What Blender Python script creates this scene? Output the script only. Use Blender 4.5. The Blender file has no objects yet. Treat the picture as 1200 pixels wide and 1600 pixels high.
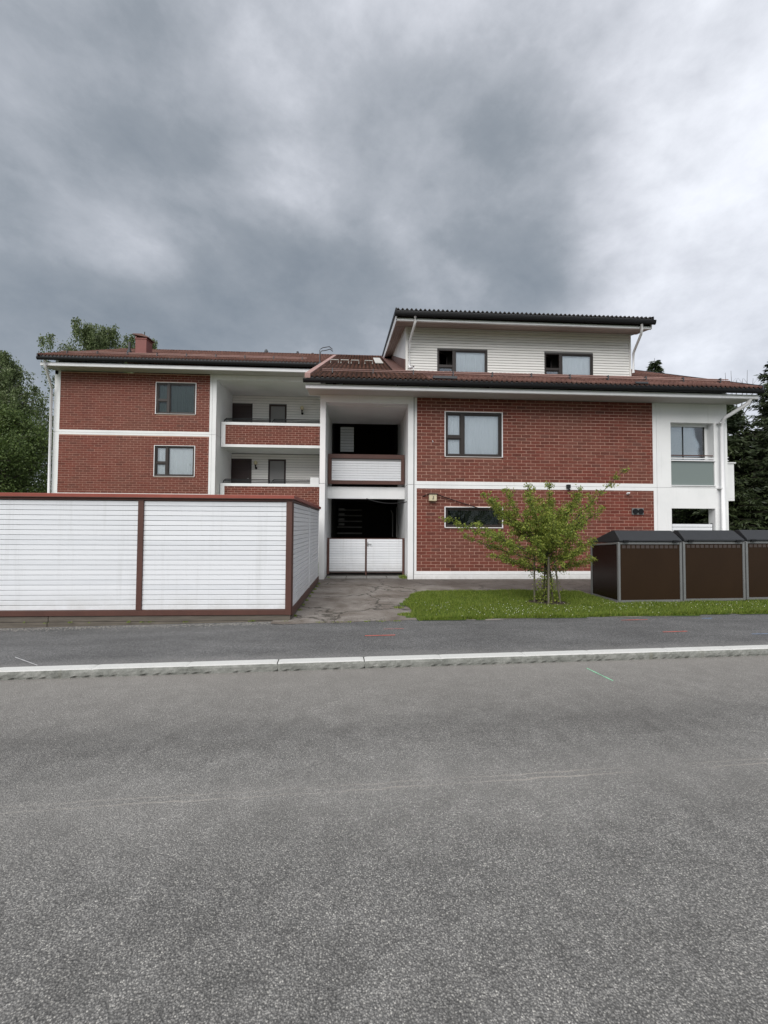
import bpy, math, random
import numpy as np
from mathutils import Vector, Matrix
random.seed(7); RNG = np.random.default_rng(7)
sc = bpy.context.scene
COL = sc.collection

# ------------------------------------------------------------------ camera
H = 1.75
yaw, pit, rol = [math.radians(a) for a in (3.13, 1.80, .34)]
fw = Vector((math.sin(yaw)*math.cos(pit), math.cos(yaw)*math.cos(pit), math.sin(pit)))
r0 = Vector((math.cos(yaw), -math.sin(yaw), 0)); u0 = r0.cross(fw)
rt = r0*math.cos(rol)+u0*math.sin(rol); up = -r0*math.sin(rol)+u0*math.cos(rol)
cd = bpy.data.cameras.new('camera'); cam = bpy.data.objects.new('camera', cd); COL.objects.link(cam)
M = Matrix((rt, up, -fw)).transposed().to_4x4(); M.translation = (0, 0, H); cam.matrix_world = M
cd.sensor_fit = 'HORIZONTAL'; cd.sensor_width = 36; cd.lens = 36*635/1200
cd.clip_start = .05; cd.clip_end = 3000
sc.camera = cam

def pixdir(px, py):
    d = fw+rt*((px-600)/635)-up*((py-800)/635); return d.normalized()

# ------------------------------------------------------------------ world
SUN_EL, SUN_AZ = math.radians(48), math.radians(200)      # azimuth clockwise from +Y : behind the camera
w = bpy.data.worlds.new('World'); sc.world = w; w.use_nodes = True
nt = w.node_tree; nt.nodes.clear()
def N(nt, t, **k):
    n = nt.nodes.new(t)
    for a, b in k.items():
        if a == 'inp':
            for i, v in b.items(): n.inputs[i].default_value = v
        else: setattr(n, a, b)
    return n
def mth(nt, op, a, b=None, c=None, clamp=False):
    n = nt.nodes.new('ShaderNodeMath'); n.operation = op; n.use_clamp = clamp
    for i, v in enumerate((a, b, c)):
        if v is None: continue
        if isinstance(v, (int, float)): n.inputs[i].default_value = v
        else: nt.links.new(v, n.inputs[i])
    return n.outputs[0]
def vmth(nt, op, a, b=None):
    n = nt.nodes.new('ShaderNodeVectorMath'); n.operation = op
    for i, v in enumerate((a, b)):
        if v is None: continue
        if isinstance(v, (tuple, list, Vector)): n.inputs[i].default_value = tuple(v)
        else: nt.links.new(v, n.inputs[i])
    return n.outputs[1] if op in ('DOT_PRODUCT', 'LENGTH') else n.outputs[0]
def ramp(nt, fac, stops, interp='LINEAR'):
    n = nt.nodes.new('ShaderNodeValToRGB'); n.color_ramp.interpolation = interp
    e = n.color_ramp.elements
    while len(e) > 1: e.remove(e[-1])
    e[0].position, e[0].color = stops[0][0], (*stops[0][1], 1)
    for p, c in stops[1:]:
        x = e.new(p); x.color = (*c, 1)
    nt.links.new(fac, n.inputs[0]); return n.outputs[0]
def noise(nt, vec, scale, detail=4, rough=.5, dist=0, out=0):
    n = N(nt, 'ShaderNodeTexNoise', inp={'Scale': scale, 'Detail': detail, 'Roughness': rough, 'Distortion': dist})
    if vec is not None: nt.links.new(vec, n.inputs['Vector'])
    return n.outputs[out]
def mixc(nt, fac, a, b, mode='MIX'):
    n = nt.nodes.new('ShaderNodeMix'); n.data_type = 'RGBA'; n.blend_type = mode
    for i, v in ((0, fac), (6, a), (7, b)):
        if isinstance(v, (int, float)): n.inputs[i].default_value = v
        elif isinstance(v, (tuple, list)): n.inputs[i].default_value = (*v[:3], 1)
        else: nt.links.new(v, n.inputs[i])
    return n.outputs[2]
SKYK = .80
def build_world():
    tc = N(nt, 'ShaderNodeTexCoord'); D = tc.outputs['Generated']
    D = vmth(nt, 'NORMALIZE', D)
    sky = N(nt, 'ShaderNodeTexSky', sky_type='NISHITA', sun_disc=False, sun_elevation=SUN_EL, sun_rotation=SUN_AZ)
    sep = N(nt, 'ShaderNodeSeparateXYZ'); nt.links.new(D, sep.inputs[0]); z = sep.outputs[2]
    # cloud deck: direction projected on a flat layer so clouds compress towards the horizon
    zz = mth(nt, 'ADD', mth(nt, 'MAXIMUM', z, 0.0), .22)
    cv = N(nt, 'ShaderNodeCombineXYZ')
    nt.links.new(mth(nt, 'DIVIDE', sep.outputs[0], zz), cv.inputs[0])
    nt.links.new(mth(nt, 'DIVIDE', sep.outputs[1], zz), cv.inputs[1])
    cv.inputs[2].default_value = 3.7
    P = cv.outputs[0]
    mp = N(nt, 'ShaderNodeMapping', inp={'Rotation': (0, 0, math.radians(-38)), 'Scale': (.8, .6, 1)}); nt.links.new(P, mp.inputs[0])
    P2 = mp.outputs[0]
    Q = N(nt, 'ShaderNodeMapping', inp={'Rotation': (.35, 0, math.radians(-30)), 'Scale': (1.0, 1.0, 1.55)}); nt.links.new(D, Q.inputs[0]); Q = Q.outputs[0]
    n1 = noise(nt, P2, 1.0, 4, .5, .2)
    n2 = noise(nt, Q, 2.5, 9, .56, .2)
    n3 = noise(nt, Q, 8.5, 9, .64, .1)
    v = mth(nt, 'MULTIPLY_ADD', mth(nt, 'SUBTRACT', n1, .5), .22, .50)
    v = mth(nt, 'MULTIPLY_ADD', mth(nt, 'SUBTRACT', n2, .5), .80, v)
    v = mth(nt, 'MULTIPLY_ADD', mth(nt, 'SUBTRACT', n3, .5), .30, v)
    warp = noise(nt, Q, 2.6, 5, .5, 0, 1)
    Dw = vmth(nt, 'ADD', D, vmth(nt, 'MULTIPLY', vmth(nt, 'SUBTRACT', warp, (.5, .5, .5)), (.46, .46, .38)))
    Dw = vmth(nt, 'NORMALIZE', Dw)
    # broad cloud masses (directions of banks and of thin bright cloud)
    for (px, py, amp, sharp) in LOBES:
        dt = vmth(nt, 'DOT_PRODUCT', Dw, pixdir(px, py))
        g = mth(nt, 'EXPONENT', mth(nt, 'MULTIPLY', mth(nt, 'SUBTRACT', dt, 1.0), sharp))
        v = mth(nt, 'MULTIPLY_ADD', g, amp, v)
    col = ramp(nt, v, [(0.0, (.115, .133, .152)), (.22, (.170, .187, .206)), (.42, (.262, .276, .300)), (.60, (.385, .397, .428)),
                       (.80, (.54, .555, .59)), (1.0, (.64, .66, .69))])
    cl = vmth(nt, 'SCALE', col); cl.node.inputs[3].default_value = 10*SKYK
    out = mixc(nt, .93, sky.outputs[0], cl)
    # ground-coloured lower hemisphere
    lowf = mth(nt, 'MULTIPLY', mth(nt, 'ADD', z, .02), -30, clamp=True)
    out = mixc(nt, lowf, out, (.9, .95, .85))
    bg = N(nt, 'ShaderNodeBackground', inp={'Strength': .10}); nt.links.new(out, bg.inputs[0])
    wo = N(nt, 'ShaderNodeOutputWorld'); nt.links.new(bg.outputs[0], wo.inputs[0])
LOBES = [(240, 130, -.28, 34), (360, 200, -.10, 30), (780, 350, -.32, 36), (660, 260, -.06, 30), (810, 430, -.16, 50), (60, 590, -.26, 24), (350, 500, -.24, 22), (560, 470, -.12, 40),
         (1170, 300, .19, 13), (1040, 60, .10, 24), (1250, 560, .04, 14), (455, 305, .34, 140), (235, 385, .32, 140), (700, 425, .28, 200), (640, 350, .10, 300), (60, 30, .06, 18), (560, 60, .06, 30)]
build_world()
sl = bpy.data.lights.new('sun', 'SUN'); sl.energy = 1.5; sl.angle = math.radians(55); sl.color = (1, .97, .93)
so = bpy.data.objects.new('sun', sl); COL.objects.link(so)
sd = Vector((math.sin(SUN_AZ)*math.cos(SUN_EL), math.cos(SUN_AZ)*math.cos(SUN_EL), math.sin(SUN_EL)))
so.rotation_euler = sd.to_track_quat('Z', 'Y').to_euler()
sc.view_settings.view_transform = 'Standard'; sc.view_settings.look = 'None'
sc.view_settings.exposure = 1.20; sc.view_settings.gamma = 1; sc.view_settings.use_curve_mapping = False

# ------------------------------------------------------------------ materials
MATS = {}
def mat(name, base, rough=.7, var=None, bump=None, spec=.5, metal=0, fn=None):
    m = bpy.data.materials.new(name); m.use_nodes = True; t = m.node_tree
    b = t.nodes['Principled BSDF']; b.inputs['Roughness'].default_value = rough
    b.inputs['Metallic'].default_value = metal
    b.inputs['Specular IOR Level'].default_value = spec
    b.inputs['Base Color'].default_value = (*base, 1)
    tc = N(t, 'ShaderNodeTexCoord'); O = tc.outputs['Object']
    if fn: fn(t, b, O)
    else:
        if var:                                    # (scale, strength[, stretch])
            st = var[2] if len(var) > 2 else (1, 1, 1)
            v = vmth(t, 'MULTIPLY', O, st)
            n = noise(t, v, var[0], 6, .6)
            c = mixc(t, mth(t, 'MULTIPLY_ADD', n, 1.6, -.3, True), tuple(x*(1-var[1]) for x in base), tuple(min(1, x*(1+var[1]*.7)) for x in base))
            n2 = noise(t, v, var[0]*7, 4, .6)
            c = mixc(t, .35*var[1], c, n2, 'OVERLAY')
            t.links.new(c, b.inputs['Base Color'])
        if bump:
            n = noise(t, O, bump[0], 4, .6)
            bn = N(t, 'ShaderNodeBump', inp={'Strength': bump[1], 'Distance': .01}); t.links.new(n, bn.inputs['Height']); t.links.new(bn.outputs[0], b.inputs['Normal'])
    MATS[name] = m; return m
def bumpn(t, b, h, s, d=.01):
    bn = N(t, 'ShaderNodeBump', inp={'Strength': s, 'Distance': d}); t.links.new(h, bn.inputs['Height']); t.links.new(bn.outputs[0], b.inputs['Normal'])
def rnd(t):
    a = N(t, 'ShaderNodeObjectInfo').outputs['Random']; g = N(t, 'ShaderNodeNewGeometry').outputs['Random Per Island']
    return mth(t, 'FRACT', mth(t, 'ADD', a, mth(t, 'MULTIPLY', g, 7.31)))
def gpos(t): return N(t, 'ShaderNodeNewGeometry').outputs['Position']

def f_brick(t, b, O):
    r = rnd(t); P = gpos(t)
    c = ramp(t, r, [(0, (.105, .025, .017)), (.3, (.155, .035, .023)), (.62, (.180, .043, .029)), (.85, (.160, .047, .033)), (.95, (.195, .060, .042)), (1, (.09, .032, .026))])
    big = noise(t, P, .55, 4, .55)
    c = mixc(t, mth(t, 'MULTIPLY_ADD', big, 1.8, -.55, True), c, (.150, .060, .042), 'MIX')
    stv = noise(t, vmth(t, 'MULTIPLY', P, (3.2, 3.2, .28)), 1.4, 5, .65)
    c = mixc(t, mth(t, 'MULTIPLY_ADD', stv, 1.5, -.75, True), c, (.085, .028, .022))
    c = mixc(t, .5, c, mixc(t, .62, c, noise(t, P, 60, 4, .7), 'OVERLAY'))
    t.links.new(c, b.inputs['Base Color']); bumpn(t, b, noise(t, P, 150, 3, .7), .5, .004)
mat('brick_red', (.16, .04, .03), .75, fn=f_brick, spec=.3)
def f_mortar(t, b, O):
    P = gpos(t); n = noise(t, P, 2.2, 6, .65)
    c = ramp(t, n, [(.25, (.44, .265, .205)), (.55, (.55, .34, .27)), (.8, (.64, .43, .355))])
    t.links.new(c, b.inputs['Base Color']); bumpn(t, b, noise(t, P, 260, 2, .7), .6, .003)
mat('mortar', (.4, .26, .2), .9, fn=f_mortar, spec=.2)
def f_render(t, b, O):
    P = gpos(t)
    n = noise(t, P, .9, 6, .62)
    c = ramp(t, n, [(.3, (.71, .72, .72)), (.55, (.78, .785, .785)), (.8, (.81, .815, .815))])
    st = noise(t, vmth(t, 'MULTIPLY', P, (9, 9, .55)), 1.6, 5, .6)
    c = mixc(t, mth(t, 'MULTIPLY_ADD', st, 1.6, -.95, True), c, (.52, .52, .50))
    sp = N(t, 'ShaderNodeSeparateXYZ'); t.links.new(P, sp.inputs[0])
    low = mth(t, 'MULTIPLY', mth(t, 'SUBTRACT', .32, sp.outputs[2]), 3.2, clamp=True)     # splash dirt near the ground
    dn = noise(t, P, 7, 5, .7)
    c = mixc(t, mth(t, 'MULTIPLY', low, mth(t, 'MULTIPLY_ADD', dn, 1.4, -.25, True)), c, (.34, .32, .28))
    t.links.new(c, b.inputs['Base Color']); bumpn(t, b, noise(t, P, 90, 4, .7), .25, .004)
mat('white_render', (.75, .75, .75), .85, fn=f_render, spec=.25)
mat('white_metal', (.74, .74, .75), .4, var=(3, .08))
mat('joint_seal', (.22, .22, .22), .8)
def f_wood_white(t, b, O):
    P = gpos(t); r = rnd(t)
    S = vmth(t, 'MULTIPLY', P, (1.0, 1.0, 14))
    n = noise(t, S, 2.0, 6, .65, .6)
    base = ramp(t, r, [(0, (.66, .68, .71)), (1, (.75, .765, .79))])
    c = mixc(t, mth(t, 'MULTIPLY_ADD', n, 1.5, -.45, True), base, (.78, .795, .82))
    n2 = noise(t, vmth(t, 'MULTIPLY', P, (2.2, 2.2, 26)), 2.4, 7, .72, .5)
    wr = mth(t, 'MULTIPLY', mth(t, 'GREATER_THAN', n2, .70), .75)
    c = mixc(t, wr, c, (.34, .33, .31))
    sp = N(t, 'ShaderNodeSeparateXYZ'); t.links.new(P, sp.inputs[0])
    low = mth(t, 'MULTIPLY', mth(t, 'SUBTRACT', .62, sp.outputs[2]), 1.9, clamp=True)
    c = mixc(t, mth(t, 'MULTIPLY', low, mth(t, 'MULTIPLY_ADD', noise(t, P, 3.5, 6, .7), 1.9, -.6, True)), c, (.46, .44, .40))
    stv = noise(t, vmth(t, 'MULTIPLY', P, (7, 7, .35)), 1.3, 5, .65)
    c = mixc(t, mth(t, 'MULTIPLY_ADD', stv, 1.6, -.85, True), c, (.55, .56, .56))
    t.links.new(c, b.inputs['Base Color']); bumpn(t, b, noise(t, vmth(t, 'MULTIPLY', P, (3, 3, 60)), 3, 6, .7), .5, .004)
mat('painted_board', (.75, .76, .78), .6, fn=f_wood_white, spec=.35)
mat('siding_cream', (.77, .76, .735), .6, var=(2.5, .08, (1, 1, 9)), bump=(40, .15))
mat('brown_paint', (.088, .036, .026), .55, var=(3, .25, (1, 1, .4)), bump=(60, .3))
mat('brown_dark', (.022, .015, .012), .45, var=(4, .2))
mat('door_red', (.022, .007, .006), .5, var=(5, .2, (8, 8, .6)))
mat('cap_red', (.26, .058, .038), .5, var=(2, .22))
mat('gutter_black', (.009, .009, .010), .5, spec=.22)
mat('flash_grey', (.055, .058, .064), .45, var=(3, .15))
mat('tube_dark', (.018, .02, .021), .6, spec=.2)
mat('soffit', (.50, .49, .47), .8, var=(1.2, .12, (1, 9, 1)))
mat('soffit_brown', (.40, .33, .30), .8, var=(1.2, .15, (1, 9, 1)))
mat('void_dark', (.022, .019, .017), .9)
mat('stair_dark', (.06, .055, .05), .9, var=(3, .3))
mat('weathered_timber', (.125, .108, .088), .85, var=(2.5, .45, (1, 1, 10)), bump=(50, .5))
mat('soil', (.035, .024, .017), .95, var=(30, .5), bump=(60, 1))
mat('steel_grey', (.21, .215, .215), .45, var=(8, .12), metal=.35)
mat('bin_brown', (.026, .0135, .006), .5, var=(1.5, .18, (1, 1, .5)), bump=(300, .05), spec=.2)
mat('bin_side', (.012, .006, .004), .25, var=(1.5, .15), spec=.3)
mat('bin_square', (.055, .040, .034), .5)
mat('lid_grey', (.014, .0155, .018), .55, var=(4, .2), bump=(120, .1))
mat('lamp_beige', (.62, .55, .38), .45, var=(8, .1))
mat('ink', (.015, .015, .015), .6)
mat('globe', (.62, .56, .36), .2)
mat('rail_green', (.17, .205, .195), .12)
mat('curtain_white', (.78, .80, .83), .8, fn=lambda t, b, O: (t.links.new(mixc(t, mth(t, 'MULTIPLY_ADD', noise(t, vmth(t, 'MULTIPLY', gpos(t), (26, 26, .35)), 1.0, 3, .5), 1.7, -.4, True), (.86, .87, .88), (.90, .91, .92)), b.inputs['Base Color'])))
mat('curtain_dull', (.20, .22, .20), .8, fn=lambda t, b, O: (t.links.new(mixc(t, mth(t, 'MULTIPLY_ADD', noise(t, vmth(t, 'MULTIPLY', gpos(t), (30, 30, .4)), 1.0, 3, .5), 1.7, -.4, True), (.06, .075, .068), (.165, .185, .160)), b.inputs['Base Color'])))  # green-grey cloth tone paints in a tree's reflection for the top left window
mat('curtain_lace', (.2, .12, .1), .8, fn=lambda t, b, O: (t.links.new(mixc(t, mth(t, 'GREATER_THAN', noise(t, gpos(t), 14, 4, .7), .52), (.045, .022, .018), (.14, .11, .085)), b.inputs['Base Color'])))
mat('dark_curtain', (.02, .022, .024), .8)
def f_blind(t, b, O):
    sp = N(t, 'ShaderNodeSeparateXYZ'); t.links.new(gpos(t), sp.inputs[0])
    s = mth(t, 'FRACT', mth(t, 'MULTIPLY', sp.outputs[2], 26)); 
    c = ramp(t, s, [(0, (.28, .30, .31)), (.25, (.44, .46, .48)), (1, (.50, .52, .54))]); t.links.new(c, b.inputs['Base Color'])
mat('blind', (.5, .5, .5), .7, fn=f_blind)

def glass(name, fac, tint=(1, 1, 1)):
    m = bpy.data.materials.new(name); m.use_nodes = True; t = m.node_tree; t.nodes.clear()
    g = N(t, 'ShaderNodeBsdfGlossy', inp={'Roughness': .015}); g.inputs[0].default_value = (.9, .93, .95, 1)
    tr = N(t, 'ShaderNodeBsdfTransparent'); tr.inputs[0].default_value = (*tint, 1)
    fr = N(t, 'ShaderNodeFresnel', inp={'IOR': 1.5})
    nz = noise(t, gpos(t), .9, 2, .5); bn = N(t, 'ShaderNodeBump', inp={'Strength': .12, 'Distance': .01}); t.links.new(nz, bn.inputs['Height'])
    t.links.new(bn.outputs[0], g.inputs['Normal'])
    mx = N(t, 'ShaderNodeMixShader'); t.links.new(mth(t, 'ADD', fr.outputs[0], fac, clamp=True), mx.inputs[0])
    t.links.new(tr.outputs[0], mx.inputs[1]); t.links.new(g.outputs[0], mx.inputs[2])
    o = N(t, 'ShaderNodeOutputMaterial'); t.links.new(mx.outputs[0], o.inputs[0]); MATS[name] = m
glass('glass', .10, (.95, .97, .97)); glass('glass_strong', .12, (.95, .97, .98)); glass('glass_dark', .0, (.8, .85, .85))

def f_road(t, b, O):
    P = gpos(t)
    vo = N(t, 'ShaderNodeTexVoronoi', inp={'Scale': 125.0, 'Randomness': 1.0}); t.links.new(P, vo.inputs['Vector'])
    cs = N(t, 'ShaderNodeSeparateColor'); t.links.new(vo.outputs['Color'], cs.inputs[0])
    big = noise(t, P, .45, 5, .6); mid = noise(t, P, 5, 5, .65)
    chip = ramp(t, cs.outputs[0], [(0, (.150, .148, .143)), (.40, (.195, .191, .184)), (.80, (.245, .239, .228)), (1, (.37, .36, .335))])
    edge = mth(t, 'MULTIPLY', mth(t, 'SUBTRACT', vo.outputs['Distance'], .34), 3.5, clamp=True)
    c = mixc(t, edge, chip, (.110, .108, .104))
    gr = noise(t, P, 165, 3, .7); c = mixc(t, .75, c, ramp(t, gr, [(.34, (.20, .20, .20)), (.5, (.5, .5, .5)), (.66, (.76, .76, .75))]), 'OVERLAY')
    g2 = noise(t, P, 48, 5, .72); c = mixc(t, .8, c, ramp(t, g2, [(.32, (.30, .30, .30)), (.5, (.5, .5, .5)), (.68, (.74, .735, .72))]), 'OVERLAY')
    st = noise(t, P, 2.6, 3, .5); c = mixc(t, mth(t, 'MULTIPLY_ADD', st, 9, -6.3, True), c, (.045, .044, .043))
    c = mixc(t, .5, c, mth(t, 'MULTIPLY_ADD', big, 1.0, .02), 'OVERLAY')
    c = mixc(t, .6, c, mth(t, 'MULTIPLY_ADD', mid, .9, .05), 'OVERLAY')
    # dusty band towards the kerb, a lighter strip in mid-road, and the paver's seam
    sp = N(t, 'ShaderNodeSeparateXYZ'); t.links.new(P, sp.inputs[0]); X, Y = sp.outputs[0], sp.outputs[1]
    Yk = mth(t, 'SUBTRACT', Y, mth(t, 'MULTIPLY', X, .0542))          # distance coordinate across the road, kerb at 5.0
    wob = mth(t, 'MULTIPLY', mth(t, 'SUBTRACT', noise(t, P, 1.3, 5, .6), .5), .5)
    dust = mth(t, 'MULTIPLY', mth(t, 'SUBTRACT', mth(t, 'ADD', Yk, wob), 3.1), .55, clamp=True)
    c = mixc(t, mth(t, 'MULTIPLY', dust, .55), c, (.270, .254, .232))
    lane = mth(t, 'MULTIPLY', mth(t, 'SUBTRACT', 1.0, mth(t, 'ABSOLUTE', mth(t, 'MULTIPLY', mth(t, 'SUBTRACT', mth(t, 'ADD', Yk, wob), 2.75), 1.6))), 1.0, clamp=True)
    c = mixc(t, mth(t, 'MULTIPLY', lane, .30), c, (.30, .29, .272))
    tyre = mth(t, 'SUBTRACT', 1.0, mth(t, 'ABSOLUTE', mth(t, 'MULTIPLY', mth(t, 'SUBTRACT', mth(t, 'ADD', Yk, mth(t, 'MULTIPLY', wob, .6)), 3.55), 3.2)), clamp=True)
    c = mixc(t, mth(t, 'MULTIPLY', tyre, .22), c, (.055, .054, .053))
    w2 = mth(t, 'MULTIPLY', mth(t, 'SUBTRACT', noise(t, P, 5, 3, .6), .5), .06)
    for off, k in ((2.745, .36), (2.80, .26)):
        sm = mth(t, 'SUBTRACT', 1.0, mth(t, 'ABSOLUTE', mth(t, 'MULTIPLY', mth(t, 'SUBTRACT', mth(t, 'ADD', Yk, w2), off), 95)), clamp=True)
        gate = mth(t, 'MULTIPLY_ADD', noise(t, P, 1.1, 2, .5), 3, -1.0, True)
        c = mixc(t, mth(t, 'MULTIPLY', mth(t, 'MULTIPLY', sm, gate), k*1.4), c, (.46, .42, .37))
    t.links.new(c, b.inputs['Base Color']); bumpn(t, b, mth(t, 'MULTIPLY', vo.outputs['Distance'], -1.0), .7, .008)
mat('road_asphalt', (.12, .12, .12), .85, fn=f_road, spec=.3)
def f_pave(t, b, O):
    P = gpos(t)
    vo = N(t, 'ShaderNodeTexVoronoi', inp={'Scale': 130.0}); t.links.new(P, vo.inputs['Vector'])
    cs = N(t, 'ShaderNodeSeparateColor'); t.links.new(vo.outputs['Color'], cs.inputs[0])
    c = ramp(t, cs.outputs[0], [(0, (.060, .060, .061)), (.6, (.100, .100, .101)), (1, (.18, .178, .172))])
    c = mixc(t, .7, c, ramp(t, noise(t, P, 55, 5, .7), [(.32, (.3, .3, .3)), (.5, (.5, .5, .5)), (.68, (.72, .72, .72))]), 'OVERLAY')
    c = mixc(t, .6, c, mth(t, 'MULTIPLY_ADD', noise(t, vmth(t, 'MULTIPLY', P, (1, 3, 1)), .8, 6, .65), 1.0, 0.0), 'OVERLAY')
    sp = N(t, 'ShaderNodeSeparateXYZ'); t.links.new(P, sp.inputs[0])
    Yk = mth(t, 'SUBTRACT', sp.outputs[1], mth(t, 'MULTIPLY', sp.outputs[0], .0542))
    wob = mth(t, 'MULTIPLY', mth(t, 'SUBTRACT', noise(t, P, 2.0, 6, .7), .5), .5)
    ed = mth(t, 'MULTIPLY', mth(t, 'SUBTRACT', 5.42, mth(t, 'ADD', Yk, wob)), 3.0, clamp=True)
    c = mixc(t, mth(t, 'MULTIPLY', ed, .45), c, (.23, .225, .215))
    sc2 = noise(t, vmth(t, 'MULTIPLY', P, (2.5, 22, 1)), 1.2, 6, .75, .4)
    c = mixc(t, mth(t, 'MULTIPLY_ADD', sc2, 5, -3.15, True), c, (.25, .25, .24))
    t.links.new(c, b.inputs['Base Color']); bumpn(t, b, vo.outputs['Distance'], .3, .004)
mat('pavement_asphalt', (.1, .1, .1), .85, fn=f_pave, spec=.3)
def f_drive(t, b, O):
    P = gpos(t)
    n = noise(t, P, 1.3, 7, .66, .3)
    c = ramp(t, n, [(.28, (.070, .055, .045)), (.42, (.145, .125, .108)), (.58, (.225, .205, .185)), (.78, (.31, .29, .27))])
    wp = vmth(t, 'ADD', P, vmth(t, 'SCALE', vmth(t, 'SUBTRACT', noise(t, P, 1.6, 5, .6, 0, 1), (.5, .5, .5))))
    wp.node.inputs[3].default_value = .9
    vo = N(t, 'ShaderNodeTexVoronoi', feature='DISTANCE_TO_EDGE', inp={'Scale': .62}); t.links.new(wp, vo.inputs['Vector'])
    v2 = N(t, 'ShaderNodeTexVoronoi', feature='DISTANCE_TO_EDGE', inp={'Scale': 3.4}); t.links.new(wp, v2.inputs['Vector'])
    k1 = mth(t, 'SUBTRACT', 1.0, mth(t, 'MULTIPLY', vo.outputs[0], 34), clamp=True)
    k2 = mth(t, 'SUBTRACT', 1.0, mth(t, 'MULTIPLY', v2.outputs[0], 22), clamp=True)
    k2 = mth(t, 'MULTIPLY', k2, mth(t, 'MULTIPLY_ADD', noise(t, P, .9, 2, .5), 5, -2.5, True))
    c = mixc(t, mth(t, 'MULTIPLY', mth(t, 'MAXIMUM', k1, k2), .85), c, (.022, .020, .015))
    sp = N(t, 'ShaderNodeSeparateXYZ'); t.links.new(P, sp.inputs[0])
    back = mth(t, 'MULTIPLY', mth(t, 'SUBTRACT', mth(t, 'ADD', sp.outputs[1], mth(t, 'MULTIPLY', sp.outputs[0], .35)), 11.0), .9, clamp=True)
    c = mixc(t, mth(t, 'MULTIPLY', back, .72), c, (.072, .060, .054))
    c = mixc(t, .7, c, noise(t, P, 70, 4, .8), 'OVERLAY')
    t.links.new(c, b.inputs['Base Color']); bumpn(t, b, noise(t, P, 80, 5, .8), .6, .008)
mat('old_asphalt', (.12, .11, .1), .9, fn=f_drive, spec=.25)
def f_kerb(t, b, O):
    P = gpos(t)
    n = noise(t, P, 6, 6, .7)
    c = ramp(t, n, [(.3, (.13, .135, .12)), (.5, (.23, .235, .215)), (.75, (.36, .36, .335))])
    sp = N(t, 'ShaderNodeSeparateXYZ'); t.links.new(P, sp.inputs[0]); z = sp.outputs[2]
    nz = N(t, 'ShaderNodeSeparateXYZ'); t.links.new(N(t, 'ShaderNodeNewGeometry').outputs['Normal'], nz.inputs[0])
    topm = mth(t, 'GREATER_THAN', nz.outputs[2], .6)
    c = mixc(t, mth(t, 'MULTIPLY', topm, .85), c, (.62, .62, .60))          # upward faces paler than the sides
    st = noise(t, vmth(t, 'MULTIPLY', P, (3.2, 3.2, .2)), 1.0, 5, .7)
    c = mixc(t, mth(t, 'MULTIPLY_ADD', st, 5, -3.1, True), c, (.17, .165, .12))
    c = mixc(t, .5, c, noise(t, P, 120, 3, .8), 'OVERLAY')
    t.links.new(c, b.inputs['Base Color']); bumpn(t, b, noise(t, P, 45, 5, .8), .8, .012)
mat('granite', (.35, .35, .34), .85, fn=f_kerb, spec=.3)
def f_tile(dark, c0, c1, c2):
    def f(t, b, O):
        P = gpos(t)
        n = noise(t, P, 1.1, 6, .65); n2 = noise(t, vmth(t, 'MULTIPLY', P, (7, .8, .8)), 1.6, 5, .7)
        c = ramp(t, n, [(.3, c0), (.5, c1), (.72, c2)])
        c = mixc(t, mth(t, 'MULTIPLY_ADD', n2, 2.6, -1.15, True), c, dark)
        c = mixc(t, .5, c, noise(t, P, 30, 5, .8), 'OVERLAY')
        sp = N(t, 'ShaderNodeSeparateXYZ'); t.links.new(P, sp.inputs[0])       # shade of the tile troughs painted into the colour
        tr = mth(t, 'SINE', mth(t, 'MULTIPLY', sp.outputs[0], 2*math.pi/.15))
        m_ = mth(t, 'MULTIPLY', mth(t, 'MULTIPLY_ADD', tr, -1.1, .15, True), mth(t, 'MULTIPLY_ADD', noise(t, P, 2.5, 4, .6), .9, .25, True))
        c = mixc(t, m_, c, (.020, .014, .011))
        t.links.new(c, b.inputs['Base Color']); bumpn(t, b, noise(t, P, 60, 4, .7), .5, .006)
    return f
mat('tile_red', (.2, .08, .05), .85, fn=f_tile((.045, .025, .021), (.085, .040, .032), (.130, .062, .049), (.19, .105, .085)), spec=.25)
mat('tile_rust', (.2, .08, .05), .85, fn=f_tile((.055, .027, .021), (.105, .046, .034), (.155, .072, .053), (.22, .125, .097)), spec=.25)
mat('tile_trough_shade', (.2, .08, .05), .9, fn=f_tile((.016, .010, .008), (.045, .021, .015), (.085, .040, .028), (.15, .075, .055)), spec=.2)
mat('tile_dark', (.02, .017, .016), .8, var=(3, .3))
mat('verge_pink', (.33, .20, .175), .7, var=(3, .22))
mat('flash_brown', (.125, .058, .045), .6, var=(4, .35, (1, 1, 1)))
mat('roof_metal', (.50, .49, .46), .5, var=(6, .25))
mat('chimney_red', (.19, .055, .045), .6, var=(3, .15))
def f_ground(t, b, O):
    P = gpos(t); n = noise(t, P, .8, 6, .7)
    c = ramp(t, n, [(.3, (.045, .07, .018)), (.6, (.08, .125, .028)), (.8, (.11, .15, .045))]); t.links.new(c, b.inputs['Base Color']); bumpn(t, b, noise(t, P, 30, 5, .8), 1, .03)
mat('lawn', (.06, .09, .02), .9, fn=f_ground, spec=.15)
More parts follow.
